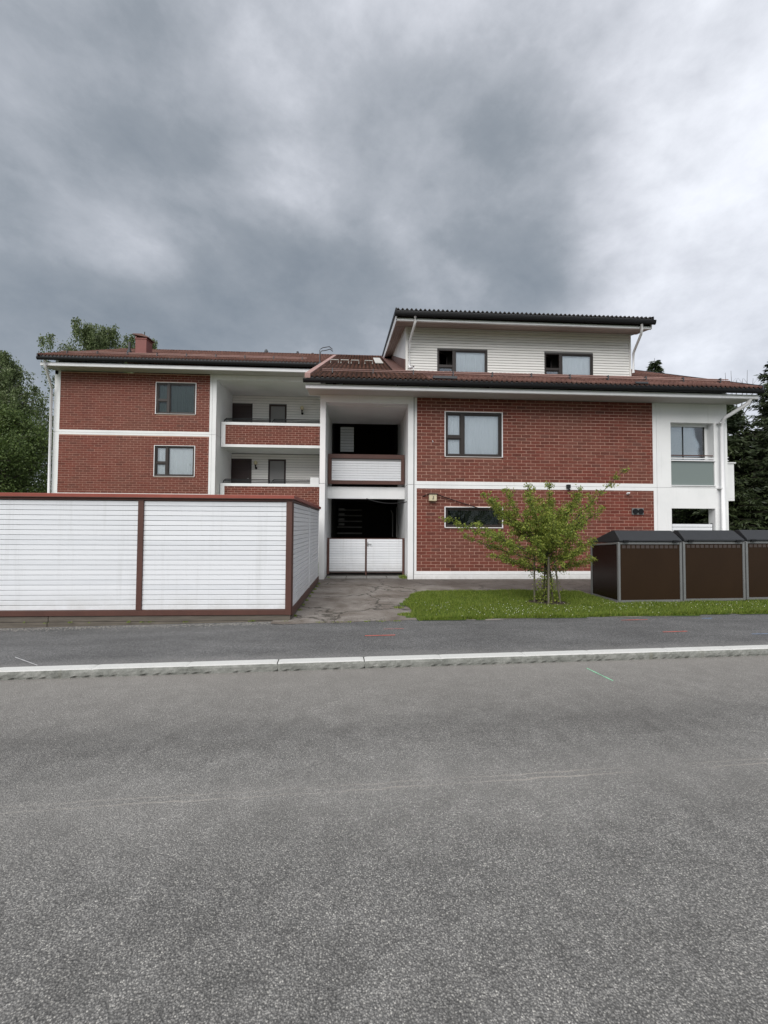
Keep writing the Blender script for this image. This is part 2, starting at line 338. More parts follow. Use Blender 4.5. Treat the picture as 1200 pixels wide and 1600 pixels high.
def leafmat(name, stops, trans=.25):
    m = bpy.data.materials.new(name); m.use_nodes = True; t = m.node_tree; b = t.nodes['Principled BSDF']
    r = N(t, 'ShaderNodeNewGeometry').outputs['Random Per Island']
    c = ramp(t, r, stops)
    c = mixc(t, mth(t, 'MULTIPLY_ADD', noise(t, gpos(t), .9, 3, .5), 1.4, -.35, True), c, mixc(t, .35, c, (.12, .15, .03)))
    t.links.new(c, b.inputs['Base Color']); b.inputs['Roughness'].default_value = .55; b.inputs['Specular IOR Level'].default_value = .3
    if trans:
        tr = N(t, 'ShaderNodeBsdfTranslucent'); t.links.new(c, tr.inputs[0]); mx = N(t, 'ShaderNodeMixShader', inp={0: trans})
        t.links.new(b.outputs[0], mx.inputs[1]); t.links.new(tr.outputs[0], mx.inputs[2]); t.links.new(mx.outputs[0], t.nodes['Material Output'].inputs[0])
    MATS[name] = m
leafmat('leaf_birch', [(0, (.055, .085, .032)), (.5, (.105, .145, .058)), (1, (.19, .23, .11))])
leafmat('leaf_maple', [(0, (.034, .060, .018)), (.5, (.074, .120, .034)), (1, (.14, .19, .06))])
leafmat('leaf_young', [(0, (.10, .15, .026)), (.5, (.22, .28, .045)), (1, (.40, .43, .09))], .35)
leafmat('needle', [(0, (.008, .014, .008)), (.6, (.016, .028, .014)), (1, (.038, .055, .024))], 0)
leafmat('grass_blade', [(0, (.075, .12, .018)), (.5, (.150, .22, .028)), (.85, (.24, .31, .045)), (1, (.34, .34, .10))], .3)
mat('clover', (.55, .56, .45), .7)
mat('bark', (.06, .05, .038), .9, var=(12, .4, (1, 1, .3)), bump=(40, 1))
mat('birch_bark', (.40, .38, .35), .8, var=(5, .6, (1, 1, 2.5)))
mat('stake_wood', (.13, .115, .085), .85, var=(8, .35, (1, 1, .2)))
mat('red_paint', (.62, .12, .08), .7, fn=lambda t, b, O: t.links.new(mixc(t, mth(t, 'MULTIPLY_ADD', noise(t, gpos(t), 55, 3, .8), 5, -2.35, True), (.62, .13, .09), (.14, .10, .10)), b.inputs['Base Color']))
mat('green_paint', (.2, .6, .35), .7, fn=lambda t, b, O: t.links.new(mixc(t, mth(t, 'MULTIPLY_ADD', noise(t, gpos(t), 55, 3, .8), 5, -2.5, True), (.26, .62, .38), (.14, .16, .15)), b.inputs['Base Color']))
mat('blue_paint', (.2, .35, .6), .7); mat('white_paint', (.5, .5, .5), .8)
mat('gravel', (.26, .25, .23), .9, var=(40, .4)); mat('slab_grey', (.17, .165, .155), .9, var=(3, .3), bump=(80, .5))

# ------------------------------------------------------------------ mesh helpers
ORG = {}
class MB:
    def __init__(s): s.v = []; s.f = []
    def add(s, vs, fs):
        k = len(s.v); s.v += [tuple(p) for p in vs]; s.f += [tuple(i+k for i in f) for f in fs]; return s
    def box(s, x0, x1, y0, y1, z0, z1):
        return s.add([(x0, y0, z0), (x1, y0, z0), (x1, y1, z0), (x0, y1, z0), (x0, y0, z1), (x1, y0, z1), (x1, y1, z1), (x0, y1, z1)],
                     [(3, 2, 1, 0), (4, 5, 6, 7), (0, 1, 5, 4), (1, 2, 6, 5), (2, 3, 7, 6), (3, 0, 4, 7)])
    def prismx(s, prof, x0, x1):           # prof: (y,z) counter-clockwise seen from +x
        n = len(prof)
        return s.add([(x0, y, z) for y, z in prof]+[(x1, y, z) for y, z in prof],
                     [tuple(range(n-1, -1, -1)), tuple(range(n, 2*n))]+[(i, (i+1) % n, n+(i+1) % n, n+i) for i in range(n)])
    def prismy(s, prof, y0, y1):           # prof: (x,z)
        n = len(prof)
        return s.add([(x, y0, z) for x, z in prof]+[(x, y1, z) for x, z in prof],
                     [tuple(range(n)), tuple(range(2*n-1, n-1, -1))]+[(i, n+i, n+(i+1) % n, (i+1) % n) for i in range(n)])
    def tube(s, pts, r, n=8):
        pts = [Vector(p) for p in pts]; m = len(pts)
        rs = r if isinstance(r, (list, tuple)) else [r]*m
        ref = Vector((0, 0, 1)); rings = []
        for i, p in enumerate(pts):
            d = (pts[min(i+1, m-1)]-pts[max(i-1, 0)]).normalized()
            a = d.cross(ref)
            if a.length < .05: a = d.cross(Vector((1, 0, 0)))
            a.normalize(); b = d.cross(a)
            rings.append([p+a*(rs[i]*math.cos(2*math.pi*k/n))+b*(rs[i]*math.sin(2*math.pi*k/n)) for k in range(n)])
        vs = [q for g in rings for q in g]; fs = []
        for i in range(m-1):
            for k in range(n):
                fs.append((i*n+k, i*n+(k+1) % n, (i+1)*n+(k+1) % n, (i+1)*n+k))
        fs += [tuple(range(n)), tuple(range((m-1)*n+n-1, (m-1)*n-1, -1))]
        return s.add(vs, fs)
    def build(s, name, m, parent=None, smooth=False):
        me = bpy.data.meshes.new(name)
        o = ORG.get(parent.name, (0, 0, 0)) if parent else (0, 0, 0)
        me.from_pydata([(a-o[0], b-o[1], c-o[2]) for a, b, c in s.v], [], s.f)
        me.materials.append(MATS[m])
        if smooth: me.polygons.foreach_set('use_smooth', [True]*len(me.polygons))
        ob = bpy.data.objects.new(name, me); COL.objects.link(ob)
        if parent: ob.parent = parent; ORG[ob.name] = o
        return ob
def bevel(o, w=.01, seg=2):
    md = o.modifiers.new('bevel', 'BEVEL'); md.width = w; md.segments = seg; md.limit_method = 'ANGLE'; return o
def thing(name, label, cat, loc=(0, 0, 0), rz=0, group=None, local=False):
    o = bpy.data.objects.new(name, None); COL.objects.link(o); o.location = loc; o.rotation_euler = (0, 0, rz)
    o.empty_display_size = .2
    ORG[o.name] = (0, 0, 0) if local else loc
    return tag(o, label, cat, group)
def tag(o, label, cat, group=None):
    o['label'] = label; o['category'] = cat
    if group: o['group'] = group
    return o
def struct(o): o['kind'] = 'structure'; return o
def stuff(o): o['kind'] = 'stuff'; return o
def holes(mb, x0, x1, z0, z1, y0, y1, hs):
    xs = sorted({x0, x1, *[min(max(h[k], x0), x1) for h in hs for k in (0, 1)]}); zs = sorted({z0, z1, *[min(max(h[k], z0), z1) for h in hs for k in (2, 3)]})
    for a, b in zip(xs, xs[1:]):
        for c, d in zip(zs, zs[1:]):
            mx, mz = (a+b)/2, (c+d)/2
            if any(h[0] < mx < h[1] and h[2] < mz < h[3] for h in hs): continue
            mb.box(a, b, y0, y1, c, d)
    return mb
BM = {}
def piece(name, mesh_key, maker, parent, loc, rot=0):
    if mesh_key not in BM:
        v, f, m = maker(); me = bpy.data.meshes.new(name); me.from_pydata(v, [], f); me.materials.append(MATS[m]); BM[mesh_key] = me
    o = bpy.data.objects.new(name, BM[mesh_key]); COL.objects.link(o)
    org = ORG.get(parent.name, (0, 0, 0)); o.parent = parent
    o.location = (loc[0]-org[0], loc[1]-org[1], loc[2]-org[2]); o.rotation_euler = (0, 0, rot); return o
def board(parent, x, y, z, L, h, m='painted_board', t=.02, rot=0, name='board', lap=False):
    key = ('b', round(L, 3), round(h, 3), t, m, lap)
    def mk():
        g = .0055
        if lap: prof = [(0, .011), (-t, .011), (-t, .020), (-t*.35, h-.001), (0, h-.001)]
        else: prof = [(0, g/2), (-t*.6, g/2), (-t, .008), (-t, h-.008), (-t*.6, h-g/2), (0, h-g/2)]
        n = len(prof); v = [(0, a, b) for a, b in prof]+[(L, a, b) for a, b in prof]
        f = [tuple(range(n)), tuple(range(2*n-1, n-1, -1))]+[(i, n+i, n+(i+1) % n, (i+1) % n) for i in range(n)]
        return v, f, m
    return piece(name, key, mk, parent, (x, y, z), rot)
def brick_geo(L, h, t=.012):
    c = .003
    v = [(0, 0, 0), (L, 0, 0), (L, 0, h), (0, 0, h), (c, -t, c), (L-c, -t, c), (L-c, -t, h-c), (c, -t, h-c)]
    f = [(4, 5, 6, 7), (0, 1, 5, 4), (1, 2, 6, 5), (2, 3, 7, 6), (3, 0, 4, 7)]
    return v, f

# ------------------------------------------------------------------ ground, road, kerb
K = .0542                                      # the street runs a little askew of the house
def ky(x, d): return d+K*x
def sheet(name, pts, m, z=None):
    mb = MB(); mb.add([(p[0], p[1], p[2] if len(p) > 2 else z) for p in pts], [tuple(range(len(pts)))]); return struct(mb.build(name, m))
sheet('ground', [(-400, -400), (400, -400), (400, 700), (-400, 700)], 'lawn', -.03)
sheet('road', [(-90, ky(-90, -2.6)), (90, ky(90, -2.6)), (90, ky(90, 5.02)), (-90, ky(-90, 5.02))], 'road_asphalt', 0)
# pavement: level along the kerb, sinking a little towards the left end of the shed
mb = MB(); xs = [-60, -20, -8, -6, -4.5, -3, -2, -1, 0, 2, 5, 9, 20, 60]
def pz(x): return .10 if x > -1.0 else max(.0, .10-.0185*(-1-x)*1.0)
for i, x in enumerate(xs): mb.v += [(x, ky(x, 5.14), .097), (x, ky(x, 6.0), (.098+pz(x))/2+.004), (x, ky(x, 6.93), pz(x)), (x, ky(x, 7.7), pz(x)-.004)]
for i in range(len(xs)-1):
    for j in range(3): mb.f.append((i*4+j, (i+1)*4+j, (i+1)*4+j+1, i*4+j+1))
struct(mb.build('pavement', 'pavement_asphalt', smooth=True))
pave = bpy.data.objects['pavement']
# ragged front edge of the old asphalt yard over the pavement's back edge
mb = MB(); xs = np.linspace(-1.5, 24, 120); random.seed(3)
front = [(x, ky(x, 6.95)+.05*math.sin(x*2.1)+.03*math.sin(x*7.3+1), .1045) for x in xs]
mb.v = front+[(x, 9.6, .102) for x in xs]+[(x, 13.5, .096) for x in xs]; n = len(xs)
for r in range(2):
    for i in range(n-1): mb.f.append((r*n+i, r*n+i+1, (r+1)*n+i+1, (r+1)*n+i))
struct(mb.build('driveway', 'old_asphalt'))
sheet('yard', [(-60, 7.6), (-1.15, 7.6), (-1.15, 60), (-60, 60)], 'lawn', .0)
sheet('lawn_behind', [(11.9, 12.5), (60, 12.5), (60, 60), (11.9, 60)], 'lawn', .11)
# kerb
kb = struct(bpy.data.objects.new('kerb', None)); COL.objects.link(kb)
ang = math.atan(K)
def kerb_geo(L, seed):
    R_ = random.Random(seed); hh, dp = .10, .14; n = int(L/.045)
    v = []; f = []
    xs_ = [i*L/n for i in range(n+1)]
    for i, x in enumerate(xs_):
        ph = (x % .155)/.155
        notch = .020 if .42 < ph < .66 else 0
        jit = lambda s: R_.uniform(-s, s)
        if i in (0, n): e = .004
        else: e = 0
        v += [(x, notch*1.2+.002+jit(.002), -.05), (x+.004, notch+jit(.002), .008), (x+.010, -.003+jit(.003), .026), (x+.016, -.003+jit(.004), .062), (x, .004+jit(.0015), hh-.010-e), (x, .013, hh-e), (x, dp, hh-e), (x, dp, -.05)]
    for i in range(n):
        for j in range(7): f.append((i*8+j, (i+1)*8+j, (i+1)*8+j+1, i*8+j+1))
    f += [tuple(range(7, -1, -1)), tuple(n*8+k for k in range(8))]
    return v, f, 'granite'
s = -24.0
cuts = [-24.0]
while cuts[-1] < 30: cuts.append(cuts[-1]+random.choice((1.05, 1.3, .95, 1.2)))
# place joints where the photograph shows them
cuts = [c for c in cuts if c < -5.2]+[-5.15, -4.1, -3.05, -2.02, -.985, .05, 1.0, 2.1, 3.0, 4.1, 5.02, 6.1]+[c for c in cuts if c > 6.6]
for i, (a, b_) in enumerate(zip(cuts, cuts[1:])):
    L = (b_-a)/math.cos(ang)-(.002 if abs(a+.985) > .01 and abs(b_+.985) > .01 else .012)
    piece('kerb_stone', ('k', i), lambda: kerb_geo(L, i), kb, (a, ky(a, 5.0), 0), ang)

# gravel and dust lying in the gutter and along the shed
def scatter(name, n, region, size, m, z, label=None):
    mb = MB()
    for i in range(n):
        x, y = region(); s_ = random.uniform(*size); a = random.uniform(0, 6.3); zz = z(x, y)
        c, d = math.cos(a)*s_, math.sin(a)*s_; h_ = s_*random.uniform(.4, .9)
        mb.add([(x+c, y+d, zz), (x-d*.8, y+c*.8, zz), (x-c, y-d, zz), (x+d*.7, y-c*.7, zz), (x+c*.1, y, zz+h_)], [(0, 1, 4), (1, 2, 4), (2, 3, 4), (3, 0, 4)])
    return stuff(mb.build(name, m))
def reg_shed():
    x = random.uniform(-8, -1.0); return x, 7.06-abs(random.gauss(0, .10))-.02
scatter('loose_gravel', 2600, reg_shed, (.004, .013), 'gravel', lambda x, y: pz(x)+.001 if y > 6.9 else pz(x)+.001)
def reg_gut():
    x = random.uniform(-6, 7); return x, ky(x, 5.0)-abs(random.gauss(0, .07))-.01
scatter('gutter_gravel', 1500, reg_gut, (.002, .006), 'gravel', lambda x, y: 0.0)
def reg_rd():
    y = random.uniform(1.3, 4.8); return random.uniform(-.95*y, 1.05*y), y
scatter('road_stones', 260, reg_rd, (.003, .008), 'gravel', lambda x, y: 0.0)

# survey paint
def stroke(name, a, b_, wd, m, z):
    a = Vector((*a, z)); b_ = Vector((*b_, z)); d = (b_-a); nn = Vector((-d.y, d.x, 0)).normalized()*wd/2; k = 9; mb = MB(); vs = []
    for i in range(k):
        p = a+d*(i/(k-1)); q = nn*(random.uniform(.55, 1.15)); vs += [p+q, p-q]
    mb.add(vs, [(2*i, 2*i+1, 2*i+3, 2*i+2) for i in range(k-1)])
    return mb
MK = thing('survey_mark', 'long red spray paint dash on the pavement in front of the driveway', 'paint mark', (0.29, 6.09, 0))
stroke('x', (0.06, 6.075), (.51, 6.10), .03, 0, .108).build('paint_stroke', 'red_paint', MK)
for a, b_, m_, wd, lab in (((.36, 6.455), (.68, 6.465), 'red_paint', .014, 'thin faded red spray line behind the long red dash'),
                         ((4.70, 6.14), (5.12, 6.17), 'red_paint', .03, 'red spray paint dash on the pavement in front of the waste bins'),
                         ((4.55, 6.93), (5.05, 6.965), 'red_paint', .028, 'red spray dash along the lawn edge by the first waste bin'),
                         ((6.10, 7.02), (6.30, 7.03), 'blue_paint', .02, 'short blue spray mark at the lawn edge right of the red dashes'),
                         ((6.0, 5.98), (6.4, 5.99), 'blue_paint', .012, 'thin pale blue line on the pavement at far right'),
                         ((2.776, 4.906), (2.85, 4.50), 'green_paint', .022, 'green spray paint line slanting on the road below the kerb'),
                         ((-4.22, 5.26), (-3.72, 4.95), 'white_paint', .010, 'thin white scratch across the pavement by the kerb at left')):
    o = stroke('x', a, b_, wd, 0, .108 if a[1] > 4.94 else .004).build('survey_mark', m_); tag(o, lab, 'paint mark', 'survey marks sprayed on the asphalt')
MK['group'] = 'survey marks sprayed on the asphalt'

# ------------------------------------------------------------------ the apartment building
YR, YL = 12.4, 18.2
B = thing('apartment_building', 'red brick and white apartment building with tiled roof and white dormer', 'building', (0, YR, 0))
NBR = [0]; STUFFB = MB()
brick_list = []
def brick_panel(x0, x1, z0, z1, y, hs=(), off=0, mat_='mortar'):
    """recessed mortar slab + courses of bricks clipped at edges and openings"""
    mb = MB(); holes(mb, x0, x1, z0, z1, y+.012, y+.20, hs); p = mb.build('brick_panel', mat_, B)
    n = int(math.ceil((z1-z0)/.1)); r_ = 0
    z = z0+.012
    while z < z1-.03:
        h = min(.0855, z1-z-.004)
        x = x0-.15*((r_+off) % 2)
        while x < x1-.02:
            a, b_ = max(x+.007, x0+.004), min(x+.293, x1-.004)
            segs = [(a, b_)]
            for hx0, hx1, hz0, hz1 in hs:
                if z+h > hz0+.01 and z < hz1-.01:
                    ns = []
                    for s0, s1 in segs:
                        if s1 <= hx0 or s0 >= hx1: ns.append((s0, s1)); continue
                        if s0 < hx0: ns.append((s0, hx0))
                        if s1 > hx1: ns.append((hx1, s1))
                    segs = ns
            for s0, s1 in segs:
                if s1-s0 > .03: brick_list.append((p, s0, y+.013, z, s1-s0, h))
            x += .3
        z += .1; r_ += 1
    return p
W_UP = (2.575, 4.35, 3.885, 5.265); W_LO = (2.575, 4.35, 1.69, 2.30)
WL = [(-9.05, -7.365, 6.57, 7.94), (-9.06, -7.365, 3.82, 5.15)]
p1 = brick_panel(1.68, 9.25, 3.10, 5.70, YR, [W_UP]); p2 = brick_panel(1.68, 9.26, .337, 2.88, YR, [W_LO], 1)
p3 = brick_panel(-13.10, -6.745, 5.79, 8.33, YL, [WL[0]], 1); p4 = brick_panel(-13.11, -6.74, 3.05, 5.59, YL, [WL[1]])
p5 = brick_panel(-6.23, -1.32, 5.375, 6.265, 18.75); p6 = brick_panel(-6.23, -1.32, 2.57, 3.465, 18.75, (), 1)
p7 = brick_panel(-13.11, -6.74, .3, 2.85, YL, [])
full = [i for i, q in enumerate(brick_list) if q[0] in (p1, p2) and q[4] > .2]
full.sort(key=lambda i: (brick_list[i][1]-1.2)**2+(brick_list[i][2])**2+(brick_list[i][3]-H)**2)
chosen = set(full[:300])
per = {}
for i, (p, x, y, z, L, h) in enumerate(brick_list):
    dx = random.uniform(-.002, .002); dy = random.uniform(-.002, .0015)
    if i in chosen:
        def mk():
            v, f = brick_geo(L, h); return v, f, 'brick_red'
        piece('brick', ('br', round(L, 3), round(h, 3)), mk, p, (x+dx, y+dy, z))
    else:
        v, f = brick_geo(L, h); per.setdefault(p.name, (p, MB()))[1].add([(a+x+dx, b_+y+dy, c+z) for a, b_, c in v], f)
for p, m_ in per.values(): stuff(m_.build('bricks', 'brick_red', p))

# --- white frames, bands, plinth
fr = MB()
def fb(x0, x1, z0, z1, y=YR, d=.3): fr.box(x0, x1, y, y+d, z0, z1)
fb(1.585, 1.68, .337, 2.985); fb(1.585, 1.68, 2.993, 5.70)                      # left upright of the right wing
fb(1.68, 9.26, 2.88, 2.985); fb(1.68, 9.25, 2.993, 3.10)
fb(1.585, 9.37, .245, .337); fb(9.26, 9.37, .337, 2.985); fb(9.25, 9.37, 2.993, 5.70)
fr.box(1.60, 9.38, YR-.018, YR+.3, .02, .237)                                   # plinth proud of the wall
fr.build('white_frame', 'white_render', B)
MB().box(1.59, 9.37, YR+.03, YR+.1, .23, .30).build('joint', 'joint_seal', B); MB().box(1.59, 9.37, YR+.03, YR+.1, 2.95, 3.03).build('joint', 'joint_seal', B)
# bay columns and walls
col = MB()
for z0, z1 in ((-.05, 2.985), (2.997, 5.70)):
    col.box(-1.285, -1.12, YR-.05, 18.1, z0, z1); col.box(1.405, 1.572, YR-.05, 16.8, z0, z1)
col.box(-1.12, 1.405, YR-.05, YR+.25, 5.475, 5.70)
col.build('column_wall', 'white_render', B)
MB().box(-1.275, -1.13, YR-.035, 17.9, 2.9, 3.05).box(1.415, 1.59, YR-.035, 16.7, 2.9, 3.05).box(1.56, 1.6, YR-.02, 12.7, 0, 5.69).build('joint', 'joint_seal', B)
bb = MB().box(-1.118, 1.403, 13.3, 13.55, 2.60, 2.985); bb.build('floor_beam', 'white_render', B)
MB().box(-1.119, 1.404, 13.55, 15.3, 2.78, 2.95).build('floor_slab', 'white_render', B)
MB().box(-1.119, 1.404, YR+.25, 14.9, 5.46, 5.62).build('bay_ceiling', 'white_render', B)
# stairwell interior : lining coloured near-black to stand in for deep shade, landing, stairs
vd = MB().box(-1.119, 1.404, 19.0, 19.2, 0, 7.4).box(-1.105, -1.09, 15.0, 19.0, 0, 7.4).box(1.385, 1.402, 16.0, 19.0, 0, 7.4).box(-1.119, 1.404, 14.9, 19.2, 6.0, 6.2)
vd.box(-1.12, 1.404, 15.3, 19, 2.7, 2.85); vd.build('shade_lining', 'void_dark', B)
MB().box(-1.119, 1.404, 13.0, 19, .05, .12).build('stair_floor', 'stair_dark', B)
for k in range(9):
    MB().box(-.98, .02, 15.0+.27*k, 15.25+.27*k, .42+.24*k, .47+.24*k).build('stair_tread', 'slab_grey', B)
for k in range(4): MB().box(-.88, -.66, 15.6, 15.63, 1.72+.19*k, 1.80+.19*k).build('stair_slat', 'slab_grey', B)
for k in range(9): board(B, -.82, 15.2, 4.47+.105*k, .5, .1, 'painted_board')
MB().tube([(1.18, 15.5, 1.3), (1.18, 15.5, 2.2), (1.10, 15.5, 2.3)], .02).tube([(1.3, 15.0, 1.3), (1.3, 15.0, 2.4)], .025).build('pipe', 'slab_grey', B)
MB().tube([(-.55, 16.0, 5.9), (-.55, 16.0, 5.2)], .01).build('cord', 'tube_dark', B)
# balustrade between the columns, upper level
bal = MB(); x0, x1, z0, z1, y0 = -1.10, 1.385, 3.06, 4.035, 13.16
bal.box(x0, x1, y0, y0+.06, z1-.14, z1).box(x0, x1, y0, y0+.06, z0, z0+.115).box(x0, x0+.115, y0, y0+.06, z0+.115, z1-.14).box(x1-.115, x1, y0, y0+.06, z0+.115, z1-.14)
br_ = bevel(bal.build('balustrade', 'brown_paint', B), .006)
MB().box(x0+.05, x1-.05, y0+.042, y0+.055, z0+.05, z1-.05).build('backing', 'joint_seal', br_)
zz = z0+.118; k = 0
while zz+.095 < z1-.13: board(br_, x0+.118, y0+.04, zz, x1-x0-.236, .0795, t=.016); zz += .0795; k += 1

# --- left wing frames
lf = MB()
def lb(x0, x1, z0, z1, y=YL, d=.3): lf.box(x0, x1, y, y+d, z0, z1)
lb(-13.34, -13.10, 0, 5.68); lb(-13.34, -13.10, 5.69, 8.36); lb(-13.1, -6.745, 5.59, 5.68); lb(-13.1, -6.745, 5.69, 5.79)
lb(-6.745, -6.64, 0, 5.68); lb(-6.745, -6.64, 5.69, 8.36); lb(-13.1, -6.745, 2.85, 3.05)
lf.build('white_frame', 'white_render', B)
lw = MB(); lw.box(-6.63, -6.46, YL, 20.4, 0, 5.68); lw.box(-6.63, -6.46, YL, 20.4, 5.69, 8.36)
lw.box(-6.46, -1.285, YL, YL+.22, 8.14, 8.36)
lw.build('recess_wall', 'white_render', B)
MB().box(-13.3, -6.48, YL+.02, YL+.1, 5.6, 5.75).box(-6.66, -6.5, YL+.02, YL+.1, 0, 8.3).box(-6.6, -6.466, YL+.02, 20.3, 5.6, 5.75).build('joint', 'joint_seal', B)
MB().box(-6.459, -1.28, YL+.2, 20.4, 8.145, 8.30).build('recess_ceiling', 'white_render', B)
for zt in (5.25, 2.45):
    MB().box(-6.455, -1.28, 18.9, 20.4, zt, zt+.30).build('gallery_floor', 'white_render', B)
    pf = MB(); c0 = zt+1.015
    pf.box(-6.42, -1.29, 18.745, 18.96, c0, c0+.13).box(-6.42, -1.29, 18.745, 18.95, zt, zt+.125).box(-6.42, -6.23, 18.745, 18.95, zt+.125, c0)
    bevel(pf.build('parapet', 'white_render', B), .006)
    # tube railing on the parapet cap, in two lengths
    zc = c0+.13
    for xa, xb in ((-6.28, -4.22), (-4.10, -1.35)):
        rl = MB()
        for q, hgt in enumerate((.06, .125, .19)):
            e = .05*q
            pts = [(xa+e*.5, 18.85, zc+hgt), (xb-e*.5, 18.85, zc+hgt)]
            rl.tube(pts, .021, 6)
        rl.tube([(xa-.06, 18.85, zc), (xa-.02, 18.85, zc+.12), (xa+.06, 18.85, zc+.19)], .021, 6)
        rl.tube([(xb-.06, 18.85, zc+.19), (xb, 18.85, zc+.14), (xb+.02, 18.85, zc)], .021, 6)
        rl.build('railing', 'tube_dark', B, smooth=True)
# back wall of the galleries : lap siding around doors and windows
bw = MB().box(-6.455, -1.28, 20.42, 20.6, 2.7, 8.15); bw.build('gallery_wall', 'joint_seal', B)
for fl, top in ((5.55, 8.145), (2.75, 5.25)):
    hs = [(-6.455, -5.47, fl, fl+2.17 if fl > 4 else 4.98), (-4.665, -3.79, fl+.85, fl+2.17 if fl > 4 else 4.98)]
    z = fl+.8; pitch = .128
    while z+.05 < top:
        hh = min(pitch, top-z)
        segs = [(-6.455, -1.30)]
        for h_ in hs:
            if z+hh*.5 < h_[3] and z+hh*.5 > h_[2]:
                ns = []
                for s0, s1 in segs:
                    if s1 <= h_[0] or s0 >= h_[1]: ns.append((s0, s1)); continue
                    if s0 < h_[0]: ns.append((s0, h_[0]))
                    if s1 > h_[1]: ns.append((h_[1], s1))
                segs = ns
        for s0, s1 in segs: board(B, s0, 20.42, z, s1-s0, hh, 'siding_cream', t=.024, lap=True)
        z += pitch
    d = bevel(MB().box(hs[0][0]+.01, hs[0][1]-.05, 20.40, 20.44, fl, hs[0][3]-.06).build('door', 'door_red', B), .004)
    MB().box(hs[0][0], hs[0][0]+.05, 20.385, 20.43, fl, hs[0][3]).box(hs[0][1]-.05, hs[0][1], 20.385, 20.43, fl, hs[0][3]).box(hs[0][0]+.05, hs[0][1]-.05, 20.385, 20.43, hs[0][3]-.05, hs[0][3]).build('door_frame', 'door_red', d)
    for q in range(9): MB().box(-6.35, -5.6, 20.392, 20.40, fl+.2+q*.2, fl+.36+q*.2).build('door_panel', 'door_red', d)
    MB().tube([(-5.58, 20.37, fl+1.25), (-5.68, 20.37, fl+1.25)], .012).build('handle', 'steel_grey', d)

# --- windows
def window(x0, x1, z0, z1, y, kind='white', trim=True, split=.30, tran=.44, ajar=False, parent=None, fm='brown_dark', cm='curtain_white', gm='glass', bare=False):
    parent = parent or B; ft = .06; yf = y+.035
    f = MB(); f.box(x0, x1, yf, yf+.09, z1-ft, z1).box(x0, x1, yf, yf+.09, z0, z0+ft).box(x0, x0+ft, yf, yf+.09, z0+ft, z1-ft).box(x1-ft, x1, yf, yf+.09, z0+ft, z1-ft)
    panes = []
    if bare: panes = [(x0+ft, x1-ft, z0+ft, z1-ft)]
    else:
        xm = x0+(x1-x0)*split; zm = z0+(z1-z0)*tran
        f.box(xm-.05, xm+.055, yf-.004, yf+.09, z0+ft, z1-ft); f.box(x0+ft, xm-.05, yf, yf+.09, zm-.045, zm+.045)
        panes = [(x0+ft, xm-.05, zm+.045, z1-ft), (x0+ft, xm-.05, z0+ft, zm-.045), (xm+.055, x1-ft, z0+ft, z1-ft)]
    w_ = bevel(f.build('window', fm, parent), .005)
    for i, (a, b_, c, d) in enumerate(panes):
        s_ = .028; q = MB(); aj = ajar and i == 0
        if aj:                      # top hung/side hung small sash standing open inward
            ang_ = math.radians(38); L = b_-a
            def T(u, v, z): return (a+u*math.cos(ang_)-v*math.sin(ang_), yf+.05+u*math.sin(ang_)+v*math.cos(ang_), z)
            def bx(u0, u1, z0_, z1_, v0=0, v1=.035):
                return [T(u0, v0, z0_), T(u1, v0, z0_), T(u1, v1, z0_), T(u0, v1, z0_), T(u0, v0, z1_), T(u1, v0, z1_), T(u1, v1, z1_), T(u0, v1, z1_)]
            F = [(3, 2, 1, 0), (4, 5, 6, 7), (0, 1, 5, 4), (1, 2, 6, 5), (2, 3, 7, 6), (3, 0, 4, 7)]
            for r_ in ((0, L, c, c+.04), (0, L, d-.04, d), (0, .04, c+.04, d-.04), (L-.04, L, c+.04, d-.04)): q.add(bx(*r_), F)
            q.build('sash', fm, w_)
            MB().add(bx(.04, L-.04, c+.04, d-.04, .012, .018), F).build('pane', gm, w_)
            continue
        q.box(a, b_, yf+.022, yf+.06, d-s_, d).box(a, b_, yf+.022, yf+.06, c, c+s_).box(a, a+s_, yf+.022, yf+.06, c+s_, d-s_).box(b_-s_, b_, yf+.022, yf+.06, c+s_, d-s_)
        q.build('sash', fm, w_)
        MB().box(a+s_, b_-s_, yf+.040, yf+.046, c+s_, d-s_).build('pane', gm, w_)
    # curtain with real folds behind
    cu = MB(); n = 60; ys = [yf+.095+.012*math.sin(i*1.9)+.006*math.sin(i*.7) for i in range(n+1)]
    xa = x0+(x1-x0)*split+.02 if ajar else x0
    for i in range(n+1): x = xa+(x1-xa)*i/n; cu.v += [(x, ys[i], z0), (x, ys[i], z1)]
    for i in range(n): cu.f.append((2*i, 2*i+2, 2*i+3, 2*i+1))
    cu.build('curtain', cm, w_, smooth=True)
    if trim:
        t_ = MB(); e = .03; yt = y-.012
        t_.box(x0-e, x1+e, yt, y+.06, z1, z1+.022).box(x0-e, x0, yt, y+.06, z0, z1).box(x1, x1+e, yt, y+.06, z0, z1)
        t_.prismx([(yt-.03, z0-.022), (y+.06, z0-.022), (y+.06, z0+.004), (yt-.03, z0-.010)], x0-e, x1+e)
        t_.build('trim', 'white_metal', w_)
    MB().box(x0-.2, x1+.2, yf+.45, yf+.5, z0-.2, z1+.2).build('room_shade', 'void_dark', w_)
    return w_
window(*W_UP, YR, cm='curtain_white', gm='glass_strong')
wl = window(*W_LO, YR, cm='dark_curtain', gm='glass_dark', split=.5, tran=.5, bare=True, fm='brown_dark')
window(*WL[0], YL, cm='curtain_dull', gm='glass_dark'); window(*WL[1], YL, cm='curtain_white')
wg = window(-4.66, -3.795, 6.4, 7.72, 20.36, trim=False, fm='door_red', cm='curtain_lace', gm='glass_dark', bare=True)
wg = window(-4.665, -3.795, 3.6, 4.98, 20.36, trim=False, fm='door_red', cm='curtain_dull', gm='glass_dark', bare=True)

